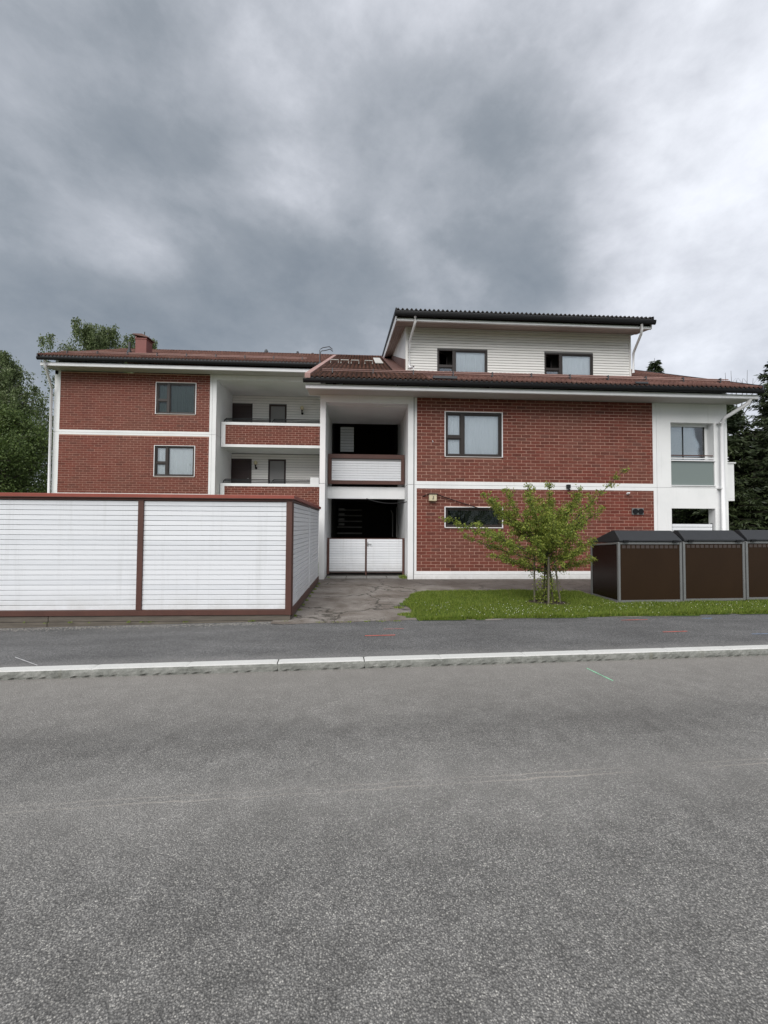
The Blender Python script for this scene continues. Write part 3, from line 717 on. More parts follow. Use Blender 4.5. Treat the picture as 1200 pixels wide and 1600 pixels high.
# --- right white block with corner balconies
rb = MB(); OP1 = (9.85, 11.3, 3.06, 5.085); OP2 = (9.845, 11.3, .95, 2.33)
holes(rb, 9.38, 11.745, 0.02, 2.985, YR+.002, YR+.26, [OP2]); holes(rb, 9.38, 11.745, 2.993, 5.70, YR+.002, YR+.26, [OP1])
rb.box(9.38, 9.6, YR+.27, 15.6, 0, 5.7); rb.box(11.5, 11.745, 15.3, 15.6, 0, 5.7)
rb.box(9.61, 11.745, YR+.27, 15.6, 2.72, 2.95); rb.box(9.61, 11.745, YR+.27, 15.6, 5.5, 5.69); rb.box(9.61, 11.74, YR+.27, 15.6, 0, .14)
rb.build('corner_wall', 'white_render', B)
MB().box(9.36, 9.42, YR+.02, YR+.1, .1, 5.69).box(9.4, 11.73, YR+.02, YR+.1, 2.9, 3.05).build('joint', 'joint_seal', B)
# upper balcony glazing, blind, rails, frosted panel
gz = MB().box(9.87, 11.24, 12.60, 12.63, 5.0, 5.085).box(9.86, 11.26, 12.60, 12.63, 3.87, 3.92)
bg_ = gz.build('balcony_glazing', 'white_metal', B)
for a, b_ in ((9.87, 10.415), (10.43, 11.12)): MB().box(a, b_, 12.61, 12.617, 3.93, 4.98).build('glass_pane', 'glass', bg_)
for q in (10.414, 11.132): MB().box(q, q+.014, 12.59, 12.62, 3.93, 5.0).build('glass_clamp', 'tube_dark', bg_)
MB().box(9.86, 11.3, 12.78, 12.80, 3.0, 5.06).build('blind', 'blind', bg_)
MB().box(11.16, 11.30, 12.655, 12.70, 3.9, 5.08).build('side_post', 'white_render', bg_)
MB().box(9.85, 11.29, 12.44, 12.48, 4.02, 4.05).build('hand_rail', 'brown_paint', bg_)
for q in ((9.85, 11.31, 12.42, 12.45, 3.925, 3.955), (9.85, 11.32, 12.375, 12.47, 3.845, 3.875), (9.85, 11.32, 12.375, 12.47, 3.045, 3.07)): MB().box(*q).build('rail', 'white_metal', bg_)
MB().box(9.87, 11.29, 12.43, 12.445, 3.075, 3.84).build('frosted_panel', 'rail_green', bg_)
# lower balcony rail (slatted)
r2 = MB().box(9.86, 9.90, 12.50, 12.54, 1.1, 1.86).box(10.80, 10.83, 12.50, 12.54, 1.1, 1.86).box(11.25, 11.29, 12.50, 12.54, 1.1, 1.86).build('balcony_rail', 'tube_dark', B)
for k in range(5): MB().box(9.91, 11.25, 12.47, 12.50, 1.32+.105*k, 1.412+.105*k).build('rail_board', 'painted_board', r2)
# box balcony on the side wall
sb = MB().box(11.75, 12.27, 12.72, 12.80, 2.67, 3.84).box(12.19, 12.27, 12.80, 15.3, 2.67, 3.84).box(11.75, 12.27, 12.72, 15.3, 2.60, 2.67)
bevel(sb.build('side_balcony', 'white_render', B), .01)
MB().box(11.76, 12.31, 12.69, 12.84, 3.84, 3.88).build('balcony_cap', 'white_metal', B)
for q in (4.05, 3.95): MB().tube([(11.8, 12.74, q), (12.1, 12.74, q-.01)], .014).build('hand_rail', 'white_metal', B)

# --- core volumes closing the house
core = MB().box(1.6, 9.36, 13.3, 23.0, 0, 5.7).box(9.6, 11.7, 15.62, 23.0, 0, 5.7).box(-13.3, -6.62, 18.9, 30, 0, 8.3).box(-6.6, -1.3, 20.9, 30, 0, 8.1).box(1.6, 9.6, 14.6, 23, 5.6, 8.6).box(-1.28, 11.7, 23.0, 34, 0, 5.7).box(-6.6, -1.3, 18.95, 20.9, 0, 2.4)
core.build('rear_volume', 'white_render', B)

# --- roofs
SL = .47; ZE = 6.0; YE = 11.62
def rz(y): return ZE+SL*(y-YE)
def tiles(name, x0, x1, y0, y1, zf, m, amp=.034, per=.15, step=.36):
    nx = int((x1-x0)/per*8); X = np.linspace(x0, x1, nx+1); wv = amp*np.sin((X-x0)/per*2*np.pi)
    rows = []; y = y0
    while y < y1-.01:
        ye = min(y+step, y1); rows.append((y, .030)); rows.append((ye, .004)); y = ye
    V = []; F = []
    for j, (yy, lift) in enumerate(rows):
        zb = zf(yy)+lift
        for i in range(nx+1): V.append((X[i], yy, zb+wv[i]))
    W = nx+1
    for j in range(len(rows)-1):
        for i in range(nx): a = j*W+i; F.append((a, a+1, a+1+W, a+W))
    # front lip
    k = len(V)
    for i in range(nx+1): V.append((X[i], y0, zf(y0)-.01+wv[i]*.9))
    for i in range(nx): F.append((k+i, k+i+1, i+1, i))
    mb = MB(); mb.v = V; mb.f = F
    return stuff(mb.build(name, m, B, smooth=False))
tiles('roof_tiles', -1.50, 1.95, YE, 23.1, rz, 'tile_trough_shade')
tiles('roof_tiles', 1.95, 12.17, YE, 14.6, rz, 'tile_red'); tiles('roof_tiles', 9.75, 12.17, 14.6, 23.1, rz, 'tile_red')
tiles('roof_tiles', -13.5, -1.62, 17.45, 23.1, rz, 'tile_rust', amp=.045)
rr = MB()
rr.prismx([(23.1, rz(23.1)-.02), (34.5, rz(11.7)), (34.5, rz(11.7)-.1), (23.1, rz(23.1)-.12)], -13.5, 12.17); rr.build('rear_slope', 'tile_red', B)
rd = MB()
rd.prismx([(YE+.02, rz(YE)-.03), (YE+.02, rz(YE)-.12), (23.1, rz(23.1)-.15), (23.1, rz(23.1)-.03)], -1.60, 12.15)
rd.prismx([(17.5, rz(17.5)-.03), (17.5, rz(17.5)-.12), (23.1, rz(23.1)-.15), (23.1, rz(23.1)-.03)], -13.48, -1.61)
rd.build('roof_deck', 'gutter_black', B)
# gables
gb = MB()
gb.prismx([(YR, 5.6), (23, 5.6), (23, rz(23)-.16), (YR, rz(YR)-.13)], -1.285, -1.13)
gb.prismx([(YR, 5.6), (23, 5.6), (23, rz(23)-.16), (YR, rz(YR)-.13)], 11.6, 11.74)
gb.prismx([(YL, 8.2), (23, 8.2), (23, rz(23)-.16), (YL, rz(YL)-.13)], -13.33, -13.2)
gb.build('gable_wall', 'white_render', B)
rc = MB()
for x in np.arange(-13.5, 12.1, .36): rc.tube([(x, 23.1, rz(23.1)-.02), (x+.38, 23.1, rz(23.1)+.0)], [.115, .10], 8)
rc.build('ridge_tiles', 'tile_red', B, smooth=True); stuff(bpy.data.objects['ridge_tiles'])
# verge trims
vg = MB()
vg.prismx([(YE-.03, rz(YE)-.06), (23.1, rz(23.1)-.06), (23.1, rz(23.1)+.075), (YE-.03, rz(YE)+.075)], -1.66, -1.50)
vg.build('verge_trim', 'verge_pink', B)
MB().prismx([(YE-.02, rz(YE)-.12), (23.1, rz(23.1)-.12), (23.1, rz(23.1)+.06), (YE-.02, rz(YE)+.06)], 12.165, 12.20).build('verge_trim', 'flash_grey', B)
v2 = MB().prismx([(17.43, rz(17.43)-.12), (23.1, rz(23.1)-.12), (23.1, rz(23.1)+.06), (17.43, rz(17.43)+.06)], -13.54, -13.50); v2.build('verge_trim', 'flash_grey', B)
# eaves : drip flashing, gutter, fascia, soffit
def eave(x0, x1, y, zt, zg0, zg1, zf0, zf1, ywall, zs, sm='soffit', slope_soffit=0):
    MB().prismx([(y-.01, zg1-.01), (y+.03, zg1-.01), (y+.03, zt), (y-.02, zt)], x0+.02, x1-.02).build('drip_flashing', 'flash_grey', B)
    g = MB(); pr = [(y-.13+.06-.065*math.cos(a), zg1-.002-.9*(zg1-zg0)*math.sin(a)) for a in np.linspace(0, math.pi, 9)]
    pr = pr+[(yy+(.004 if yy > y-.07 else -.0), zz_) for yy, zz_ in []]
    g.prismx(pr[::-1], x0-.06, x1+.06); g.build('gutter', 'gutter_black', B)
    x = x0+.4; hk = MB()
    while x < x1: hk.box(x, x+.02, y-.14, y-.0, zg1-.004, zg1+.006); x += .62
    hk.build('gutter_bracket', 'flash_grey', B)
    MB().box(x0, x1, y+.04, y+.075, zf0, zf1+.05).box(x0, x1, y+.02, y+.04, zf0+.012, zf1).build('fascia', 'white_metal', B)
    if slope_soffit:
        MB().prismx([(y+.076, zf0+.01), (ywall, zs), (ywall, zs+.03), (y+.076, zf0+.04)], x0+.03, x1-.03).build('soffit', sm, B)
    else:
        n = 5; st = (ywall-y-.08)/n
        so_ = MB()
        for i in range(n): so_.box(x0+.02, x1-.02, y+.078+i*st, y+.078+(i+1)*st-.006, zs, zs+.02)
        so_.box(x0+.02, x1-.02, y+.078, ywall, zs+.008, zs+.03)
        so_.build('soffit', sm, B)
eave(-1.64, 12.10, 11.66, 5.985, 5.79, 5.905, 5.665, 5.75, YR, 5.70)
eave(-13.44, -1.67, 17.49, 8.74, 8.50, 8.63, 8.31, 8.42, YL, 8.365)
MB().box(-1.62, -1.29, YR-.005, YR+.02, 5.69, 5.80).build('eave_end', 'white_metal', B)
# dormer
DS = .253; YDE = 13.24; ZDE = 8.90
def dz(y): return ZDE+DS*(y-YDE)
tiles('dormer_tiles', 1.12, 9.95, YDE, 23.1, dz, 'tile_dark')
YD = 14.0
DW = [(2.61, 4.41, 7.10, 7.965), (6.475, 8.27, 7.10, 7.945)]
DH = [(a, b_, 6.65, d) for a, b_, c, d in DW]
MB_ = MB(); holes(MB_, 1.50, 9.655, 6.9, 8.74, YD+.03, YD+.1, DH); dwl = MB_.build('dormer_wall', 'joint_seal', B)
z = 7.135; pitch = .0945
while z < 8.70:
    segs = [(1.57, 9.62)]
    for h_ in DH:
        if z+.05 < h_[3]:
            ns = []
            for s0, s1 in segs:
                if s1 <= h_[0] or s0 >= h_[1]: ns.append((s0, s1)); continue
                if s0 < h_[0]: ns.append((s0, h_[0]))
                if s1 > h_[1]: ns.append((h_[1], s1))
            segs = ns
    for s0, s1 in segs: board(dwl, s0, YD+.03, z, s1-s0, pitch, 'siding_cream', t=.02, lap=True)
    z += pitch
for x0, x1 in ((1.49, 1.57), (9.62, 9.67)): MB().box(x0, x1, YD-.015, YD+.1, 7.1, 8.72).build('corner_board', 'siding_cream', dwl)
for i, (a, b_, c, d) in enumerate(DW): window(a, b_, c-.28, d, YD-.02, ajar=True, tran=.47, split=.33, fm='brown_dark', trim=False, cm='curtain_white', gm='glass_strong')
sw = MB()
for xa, xb in ((1.495, 1.60), (9.56, 9.66)): MB().prismx([(YD+.09, rz(YD)-.1), (23, rz(23)-.1), (23, dz(23)-.30+.2), (YD+.09, dz(YD+.1)-.28)], xa, xb).build('dormer_side', 'white_render', B)
MB().prismx([(YD-.02, rz(YD)), (22.0, rz(22.0)), (22.0, rz(22)+.2), (YD-.02, rz(YD)+.42)], 1.455, 1.49).build('side_flashing', 'flash_brown', B)
MB().prismx([(13.55, rz(13.55)+.045), (22.5, rz(22.5)+.05), (22.5, rz(22.5)+.08), (13.55, rz(13.55)+.07)], 1.02, 1.45).build('valley_sheet', 'flash_brown', B)
MB().prismx([(13.62, rz(13.62)+.05), (YD+.02, rz(YD)+.05), (YD+.02, 7.15), (YD-.02, 7.15), (13.62, rz(13.62)+.06)], 1.45, 9.7).build('apron_flashing', 'flash_brown', B)
eave(1.10, 9.93, 13.26, 8.875, 8.64, 8.80, 8.545, 8.60, YD+.03, 8.705, 'soffit_brown', 1)
for k, q in enumerate(np.linspace(13.38, 13.95, 4)):      # soffit board joints
    MB().box(1.16, 9.9, q, q+.012, 8.545+.2*(q-13.3)+.006, 8.56+.2*(q-13.3)+.006).build('soffit_joint', 'joint_seal', B)
# left verge of the dormer roof: barge board, soffit boards
bgd = MB()
bgd.prismx([(13.28, dz(13.28)-.36), (23.1, dz(23.1)-.36), (23.1, dz(23.1)-.10), (13.28, dz(13.28)-.10)], 1.10, 1.13)
bgd.prismx([(13.28, dz(13.28)-.36), (23.1, dz(23.1)-.36), (23.1, dz(23.1)-.10), (13.28, dz(13.28)-.10)], 9.91, 9.94); bgd.build('barge_board', 'white_metal', B)
for q in (1.07, 9.93): MB().prismx([(13.22, dz(13.22)-.10), (23.1, dz(23.1)-.10), (23.1, dz(23.1)+.06), (13.22, dz(13.22)+.06)], q, q+.045).build('verge_trim', 'gutter_black', B)
for x in np.linspace(1.135, 1.41, 4): MB().prismx([(13.345, dz(13.345)-.335), (23, dz(23)-.335), (23, dz(23)-.31), (13.345, dz(13.345)-.31)], x, x+.082).build('soffit_board', 'soffit_brown', B)
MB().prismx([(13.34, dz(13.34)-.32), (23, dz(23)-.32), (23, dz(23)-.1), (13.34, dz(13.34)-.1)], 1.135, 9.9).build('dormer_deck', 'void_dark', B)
# snow guards
def guard(x0, x1, y, zf):
    g = MB()
    for h_, dy in ((.10, 0), (.17, .06)): g.tube([(x0, y+dy, zf(y)+h_), (x1, y+dy, zf(y)+h_)], .016, 6)
    gd = g.build('snow_guard', 'verge_pink', B, smooth=True)
    b = MB(); x = x0+.3
    while x < x1: b.box(x, x+.03, y-.03, y+.1, zf(y)+.03, zf(y)+.18); x += 1.25
    b.build('guard_bracket', 'flash_grey', gd)
guard(-1.25, 11.9, 12.42, rz); guard(-13.0, -2.5, 17.95, rz)
MB().box(2.05, 2.75, YE-.02, YE+.25, rz(YE)+.03, rz(YE)+.10).build('step_sheet', 'flash_grey', B); MB().box(8.15, 8.55, YE-.02, YE+.2, rz(YE)+.03, rz(YE)+.08).build('step_sheet', 'flash_grey', B)
# roof ladder brackets and light sheet
for xa, xb in ((-1.35, -1.03), (-.92, -.6), (-.49, -.17), (.08, .40)):
    y = 16.95; z = rz(y)
    MB().tube([(xa, y, z+.02), (xa, y-.03, z+.15), (xb, y-.03, z+.15), (xb, y, z+.02)], .02, 6).build('roof_step', 'roof_metal', B)
MB().prismx([(17.0, rz(17)+.06), (20.8, rz(20.8)+.06), (20.8, rz(20.8)+.09), (17.0, rz(17)+.09)], .52, .86).build('roof_sheet', 'roof_metal', B)
MB().tube([(-1.846, 17.25, 7.9), (-1.843, 17.25, 9.19), (-1.80, 17.3, 9.27), (-1.722, 17.35, 9.34), (-1.46, 17.5, 9.46), (-1.33, 17.6, 9.39)], .018, 6).tube([(-1.787, 17.0, 8.5), (-1.787, 17.0, 8.99), (-1.74, 17.05, 9.07), (-1.612, 17.15, 9.13), (-1.40, 17.2, 9.22), (-1.29, 17.3, 9.17)], .018, 6).build('ladder_rail', 'flash_grey', B, smooth=True)
# chimney and vents
ch = bevel(MB().box(-10.74, -10.23, 19.55, 20.1, 9.4, 10.50).build('chimney', 'chimney_red', B), .01)
MB().box(-10.76, -10.21, 19.53, 20.12, 10.46, 10.51).box(-10.74, -10.70, 19.55, 19.6, 10.5, 10.64).box(-10.27, -10.23, 19.55, 19.6, 10.5, 10.6).build('collar', 'chimney_red', ch)
MB().prismy([(-10.84, 10.66), (-10.13, 10.53), (-10.13, 10.56), (-10.42, 10.70), (-10.84, 10.70)], 19.5, 20.15).build('cap', 'flash_brown', ch)
MB().tube([(-11.2, 19.9, 9.8), (-11.2, 19.9, 10.03), (-11.2, 19.9, 10.04), (-11.2, 19.9, 10.43)], [.10, .10, .06, .06], 10).build('roof_vent', 'flash_grey', B)
MB().tube([(-5.55, 23.4, 11.2), (-5.55, 23.4, 11.68), (-5.55, 23.4, 11.78)], [.10, .11, .05], 10).build('roof_vent', 'flash_grey', B)
for x, h_ in ((-3.75, 11.66), (-2.9, 11.6)): MB().tube([(x, 23.3, 11.2), (x, 23.3, h_)], [.06, .07], 8).build('roof_vent', 'flash_grey', B)
# downpipes
def pipe(name, pts, r, m='white_metal'):
    o = MB().tube(pts, r, 12).build(name, m, B, smooth=True); return o
pipe('downpipe', [(11.88, 11.74, 5.79), (11.88, 11.74, 5.66), (11.86, 11.80, 5.55), (11.50, 12.18, 5.22), (11.46, 12.25, 5.12), (11.46, 12.27, 4.9), (11.46, 12.28, .2)], .058)
MB().box(11.36, 11.56, 12.24, 12.42, 2.96, 3.0).box(11.37, 11.55, 12.24, 12.42, 5.05, 5.09).build('pipe_clamp', 'white_metal', B)
pipe('downpipe', [(1.72, 13.2, 8.66), (1.72, 13.2, 8.50), (1.70, 13.3, 8.38), (1.62, 13.78, 8.12), (1.61, 13.86, 8.0), (1.61, 13.88, 7.3), (1.63, 13.82, 7.18), (1.72, 13.62, 7.12)], .042)
pipe('downpipe', [(9.52, 13.2, 8.66), (9.52, 13.2, 8.50), (9.56, 13.3, 8.36), (9.68, 13.8, 8.05), (9.70, 13.9, 7.95), (9.70, 13.92, 7.25)], .042)
pipe('downpipe', [(-13.2, 17.42, 8.5), (-13.2, 17.42, 8.3), (-13.2, 17.5, 8.2), (-13.34, 18.0, 7.6), (-13.36, 18.06, 7.5), (-13.37, 18.12, .2)], .05)
# vents and small fittings on the brick
vt = MB().box(8.52, 8.90, YR-.03, YR+.01, 2.12, 2.32).build('air_vent', 'steel_grey', B)
for x in (8.62, 8.80):
    MB().tube([(x, YR-.055, 2.22), (x, YR-.03, 2.22)], .085, 20).build('vent_cap', 'gutter_black', vt)
MB().tube([(8.40, YR-.09, 2.80), (8.40, YR-.0, 2.78)], [.02, .045], 10).build('sensor', 'white_metal', B)
MB().box(6.40, 6.50, YR-.10, YR, 2.93, 3.04).tube([(6.45, YR-.08, 2.92), (6.45, YR-.12, 2.86)], .03, 8).build('hose_hook', 'tube_dark', B)
MB().tube([(2.16, YR-.03, 4.36), (2.18, YR-.01, 4.31)], .014, 6).build('wall_hook', 'white_metal', B)
MB().tube([(3.98, YR-.05, 1.1), (3.98, YR+.01, 1.1)], .03, 10).build('tap', 'steel_grey', B)

# ------------------------------------------------------------------ lamps, cable, box on the parapet
L3 = thing('number_lamp', 'beige box lamp bearing the number 3 on the brick wall beside the bay', 'lamp', (2.16, 12.3, 2.48))
bevel(MB().prismx([(12.26, 2.49), (12.385, 2.47), (12.385, 2.69), (12.25, 2.69)], 2.05, 2.28).build('lamp_box', 'lamp_beige', L3), .008)
MB().box(2.04, 2.30, 12.23, 12.41, 2.69, 2.712).build('lamp_roof', 'gutter_black', L3)
fc = bpy.data.curves.new('numeral', 'FONT'); fc.body = '3'; fc.size = .155; fc.extrude = .001; fc.align_x = 'CENTER'; fc.align_y = 'CENTER'
tmp = bpy.data.objects.new('tmp', fc); COL.objects.link(tmp); dg = bpy.context.evaluated_depsgraph_get()
me = bpy.data.meshes.new_from_object(tmp.evaluated_get(dg)); bpy.data.objects.remove(tmp); me.materials.clear(); me.materials.append(MATS['ink'])
nu = bpy.data.objects.new('numeral', me); COL.objects.link(nu); nu.parent = L3; nu.rotation_euler = (math.pi/2, 0, 0); nu.location = (2.168-2.16, 12.2515-12.3, 2.585-2.48)
nu.rotation_euler.x = math.pi/2-.04
cb = []
def catn(p, q, sag, n=14): return [Vector(p).lerp(Vector(q), i/n)-Vector((0, 0, sag*4*(i/n)*(1-i/n))) for i in range(n+1)]
cpts = catn((0.15, 13.25, 2.60), (2.03, 12.33, 2.70), .22)+catn((2.30, 12.34, 2.69), (3.85, 12.34, 2.215), .02)
o = MB().tube(cpts, .015, 6).build('cable', 'gutter_black'); tag(o, 'black cable sagging from the bay past the number lamp to the low window', 'cable')
for x, z, lab in ((-3.01, 7.27, 'globe wall lamp on the top gallery, right of the lace curtained window'), (-5.245, 4.5, 'globe wall lamp on the lower gallery, between door and window')):
    t_ = thing('wall_lamp', lab, 'lamp', (x, 20.3, z), 0, 'globe lamps on the gallery walls')
    bpt = MB(); 
    for i in range(7):
        pass
    MB().tube([(x, 20.25, z+.17), (x, 20.25, z+.20), (x, 20.25, z+.27), (x, 20.25, z+.34), (x, 20.25, z+.37)], [.03, .075, .095, .075, .02], 12).build('globe', 'globe', t_, smooth=True)
    MB().tube([(x, 20.38, z+.02), (x, 20.30, z), (x, 20.25, z+.06), (x, 20.25, z+.17)], [.06, .035, .03, .05], 10).build('bracket', 'gutter_black', t_, smooth=True)
t_ = bevel(MB().box(-2.38, -1.98, 18.78, 18.95, 3.60, 3.90).build('white_box', 'white_metal'), .01); tag(t_, 'small white box standing on the lower gallery parapet by the bay', 'box')

# ------------------------------------------------------------------ double gate
G = thing('double_gate', 'low double gate of white boards with brown edges under the bay', 'gate', (.15, 13.2, .1))
for q in ((-1.10, -1.035, 13.16, 13.22, .16, 1.32), (1.325, 1.39, 13.16, 13.22, .12, 1.32), (.125, .165, 13.15, 13.22, .13, 1.31)): MB().box(*q).build('gate_post', 'brown_paint', G)
for xa, xb in ((-1.035, .12), (.17, 1.325)):
    lf_ = MB().box(xa+.01, xb-.01, 13.19, 13.215, .22, 1.29).build('gate_leaf', 'joint_seal', G)
    for k in range(13): board(lf_, xa+.005, 13.19, .255+.0795*k, xb-xa-.01, .0795, t=.018)
MB().box(-1.035, 1.325, 13.165, 13.22, 1.292, 1.312).build('top_rail', 'brown_paint', G)
MB().box(-1.035, 1.325, 13.20, 13.23, .20, .25).build('bottom_rail', 'brown_paint', G)
MB().tube([(.20, 13.15, 1.13), (.27, 13.13, 1.13), (.32, 13.13, 1.12)], .012, 6).box(.185, .215, 13.15, 13.18, 1.06, 1.18).build('latch', 'steel_grey', G)
for k in range(4): bevel(MB().box(-1.09+.63*k, -1.09+.63*k+.61, 12.50, 13.1, .07, .118).build('threshold_slab', 'slab_grey', G), .006)

# ------------------------------------------------------------------ board-clad shed
FY = 7.10
S_ = thing('storage_shed', 'long white boarded shed with brown trim and red roof edge beside the pavement', 'shed', (-1.2, FY, 0))
MB().box(-9, -1.23, FY+.035, FY+.09, .2, 2.2).box(-1.28, -1.23, FY+.09, 11.6, .2, 2.2).box(-9, -1.24, 11.5, 11.6, .2, 2.2).box(-9, -8.95, FY+.09, 11.5, .2, 2.2).build('shed_wall', 'joint_seal', S_)
ed = [-8.68, -6.22, -3.735, -1.255]
bp = .0838
for a, b_ in zip([-9.0]+ed, ed):
    for k in range(22): board(S_, a+.035, FY+.035, .288+bp*k, b_-a-.07, bp, t=.022)
for x in ed[:-1]: bevel(MB().box(x-.045, x+.045, FY-.015, FY+.034, .288, 2.138).build('batten', 'brown_paint', S_), .004)
bevel(MB().box(-1.30, -1.20, FY-.012, FY+.03, .195, 2.138).box(-1.229, -1.19, FY+.03, FY+.11, .195, 2.138).build('corner_post', 'brown_paint', S_), .003)
bevel(MB().box(-9, -1.30, FY-.012, FY+.034, .198, .286).build('bottom_rail', 'brown_paint', S_), .004)
bevel(MB().box(-9, -1.195, FY-.012, FY+.034, 2.14, 2.178).build('top_rail', 'brown_paint', S_), .003)
for a, b_ in ((FY+.12, 9.5), (9.56, 11.55)):
    for k in range(22): board(S_, -1.23, a, .288+bp*k, b_-a, bp, t=.022, rot=math.pi/2)
bevel(MB().box(-1.23, -1.195, 9.505, 9.555, .288, 2.138).build('batten', 'painted_board', S_), .004)
bevel(MB().box(-1.23, -1.195, FY+.11, 11.6, .16, .286).build('bottom_rail', 'brown_paint', S_), .004)
bevel(MB().box(-1.23, -1.195, FY+.034, 11.6, 2.14, 2.178).build('top_rail', 'brown_paint', S_), .003)
for z0, z1, y in ((.100, .190, 0.006), (.0, .094, -.014)):
    for a, b_ in ((-9, -5.2), (-5.19, -1.215)):
        bevel(MB().box(a, b_, FY+y, FY+.08, z0, z1).build('plinth_timber', 'weathered_timber', S_), .005)
bevel(MB().box(-1.26, -1.205, FY+.09, 11.6, .02, .155).build('plinth_timber', 'weathered_timber', S_), .005)
rf = bevel(MB().box(-9.1, -1.16, FY-.05, 11.66, 2.18, 2.246).build('shed_roof', 'cap_red', S_), .006)
MB().box(-9.1, -1.158, FY-.052, FY-.045, 2.18, 2.19).build('drip_edge', 'brown_paint', rf)

# ------------------------------------------------------------------ waste containers
def container():
    c = thing('waste_container', 'brown waste container with dark sloping lid, nearest the young tree', 'waste bin', (0, 0, 0), 0, 'brown waste containers in a row', local=True)
    Wd, Dp, Hh = 1.50, 1.0, 1.30
    MB().box(.05, Wd-.05, .02, .04, .05, Hh-.04).build('front_panel', 'bin_brown', c)
    for q in ((.02, .04, .05, Dp-.05, .05, Hh-.07), (Wd-.04, Wd-.02, .05, Dp-.05, .05, Hh-.07), (.05, Wd-.05, Dp-.04, Dp-.02, .05, Hh-.09)): MB().box(*q).build('side_panel', 'bin_side', c)
    for x in (0, Wd-.055):
        for y in (0, Dp-.055): bevel(MB().box(x+.002, x+.053, y, y+.055, 0, Hh-(.0 if y == 0 else .08)).build('corner_post', 'steel_grey', c), .008)
    for q in ((0.0, .05), (Hh-.045, Hh)): MB().box(.056, Wd-.056, .006, .045, *q).build('front_rail', 'steel_grey', c)
    for q in (.002, Wd-.03): MB().prismx([(.056, Hh-.045), (Dp-.056, Hh-.12), (Dp-.056, Hh-.08), (.056, Hh-.005)], q, q+.028).build('side_rail', 'steel_grey', c)
    MB().box(.003, .03, .056, Dp-.056, 0, .04).build('side_rail', 'steel_grey', c)
    sq = MB()
    for k in range(12): x = .10+k*.1105; sq.box(x, x+.082, .014, .0195, Hh-.135, Hh-.068)
    stuff(sq.build('vent_squares', 'bin_square', c))
    lid = MB(); n = 12
    prof = [(-.025, Hh+.012), (-.02, Hh+.05), (.20, Hh+.245), (.24, Hh+.252), (.30, Hh+.245), (Dp+.02, Hh-.03), (Dp+.02, Hh-.06)]
    # lid narrows slightly upwards
    vs = []
    for ins, xx in ((1, 0), (-1, Wd)):
        for y, z in prof: vs.append((xx+ins*(.012+max(0, (z-Hh))*.20), y, z))
    m_ = len(prof); fs = [tuple(range(m_)), tuple(range(2*m_-1, m_-1, -1))]+[(i, m_+i, m_+(i+1) % m_, (i+1) % m_) for i in range(m_)]
    lid.add(vs, fs); bevel(lid.build('lid', 'lid_grey', c), .012)
    for x in (.10, Wd-.24): bevel(MB().box(x, x+.12, -.045, .01, Hh-.005, Hh+.045).build('hinge', 'gutter_black', c), .006)
    
    return c
def copy_tree(o, parent=None):
    c = o.copy(); COL.objects.link(c)
    if parent: c.parent = parent
    for ch_ in o.children: copy_tree(ch_, c)
    return c
C0 = container(); ba = math.atan(.047)
labs = ['brown waste container nearest the young tree, first of the row', 'second brown waste container along, pale scratch on its front panel', 'third brown waste container, cut off by the right edge of the photo']
for i, lab in enumerate(labs):
    c = C0 if i == 0 else copy_tree(C0)
    c.location = (5.53+i*1.525*math.cos(ba), 8.50+i*1.525*math.sin(ba), .105+i*.012); c.rotation_euler.z = ba; c['label'] = lab

# ------------------------------------------------------------------ grass
def in_lawn(x, y):
    xl = .92+.05*math.sin(y*5)+max(0, y-8.6)**2*.30+(.10 if y < 7.2 else 0)
    yb = 10.05+.06*math.sin(x*2)+.1*math.sin(x*.7)
    yf = ky(x, 6.96)+.03*math.sin(x*3)+.02*math.sin(x*11)
    if 5.45 < x < 10.3 and 8.45+(x-5.5)*.047 < y: return False
    return x > xl and yf < y < yb
mb = MB(); nx, ny = 90, 34; gx = np.linspace(.8, 16, nx); gy = np.linspace(6.9, 10.4, ny)
for i in range(nx-1):
    for j in range(ny-1):
        if in_lawn((gx[i]+gx[i+1])/2, (gy[j]+gy[j+1])/2):
            mb.add([(gx[i], gy[j], .109), (gx[i+1], gy[j], .109), (gx[i+1], gy[j+1], .109), (gx[i], gy[j+1], .109)], [(0, 1, 2, 3)])
struct(mb.build('lawn_soil', 'lawn'))
def fastmesh(name, V, F4, m, parent=None, tri=False):
    me = bpy.data.meshes.new(name); n = len(V); k = 3 if tri else 4; nf = len(F4)
    me.vertices.add(n); me.vertices.foreach_set('co', np.asarray(V, 'f').ravel())
    me.loops.add(nf*k); me.loops.foreach_set('vertex_index', np.asarray(F4, 'i').ravel())
    me.polygons.add(nf); me.polygons.foreach_set('loop_start', np.arange(0, nf*k, k, dtype='i')); me.update(calc_edges=True)
    me.materials.append(MATS[m]); o = bpy.data.objects.new(name, me); COL.objects.link(o)
    if parent: o.parent = parent
    return o
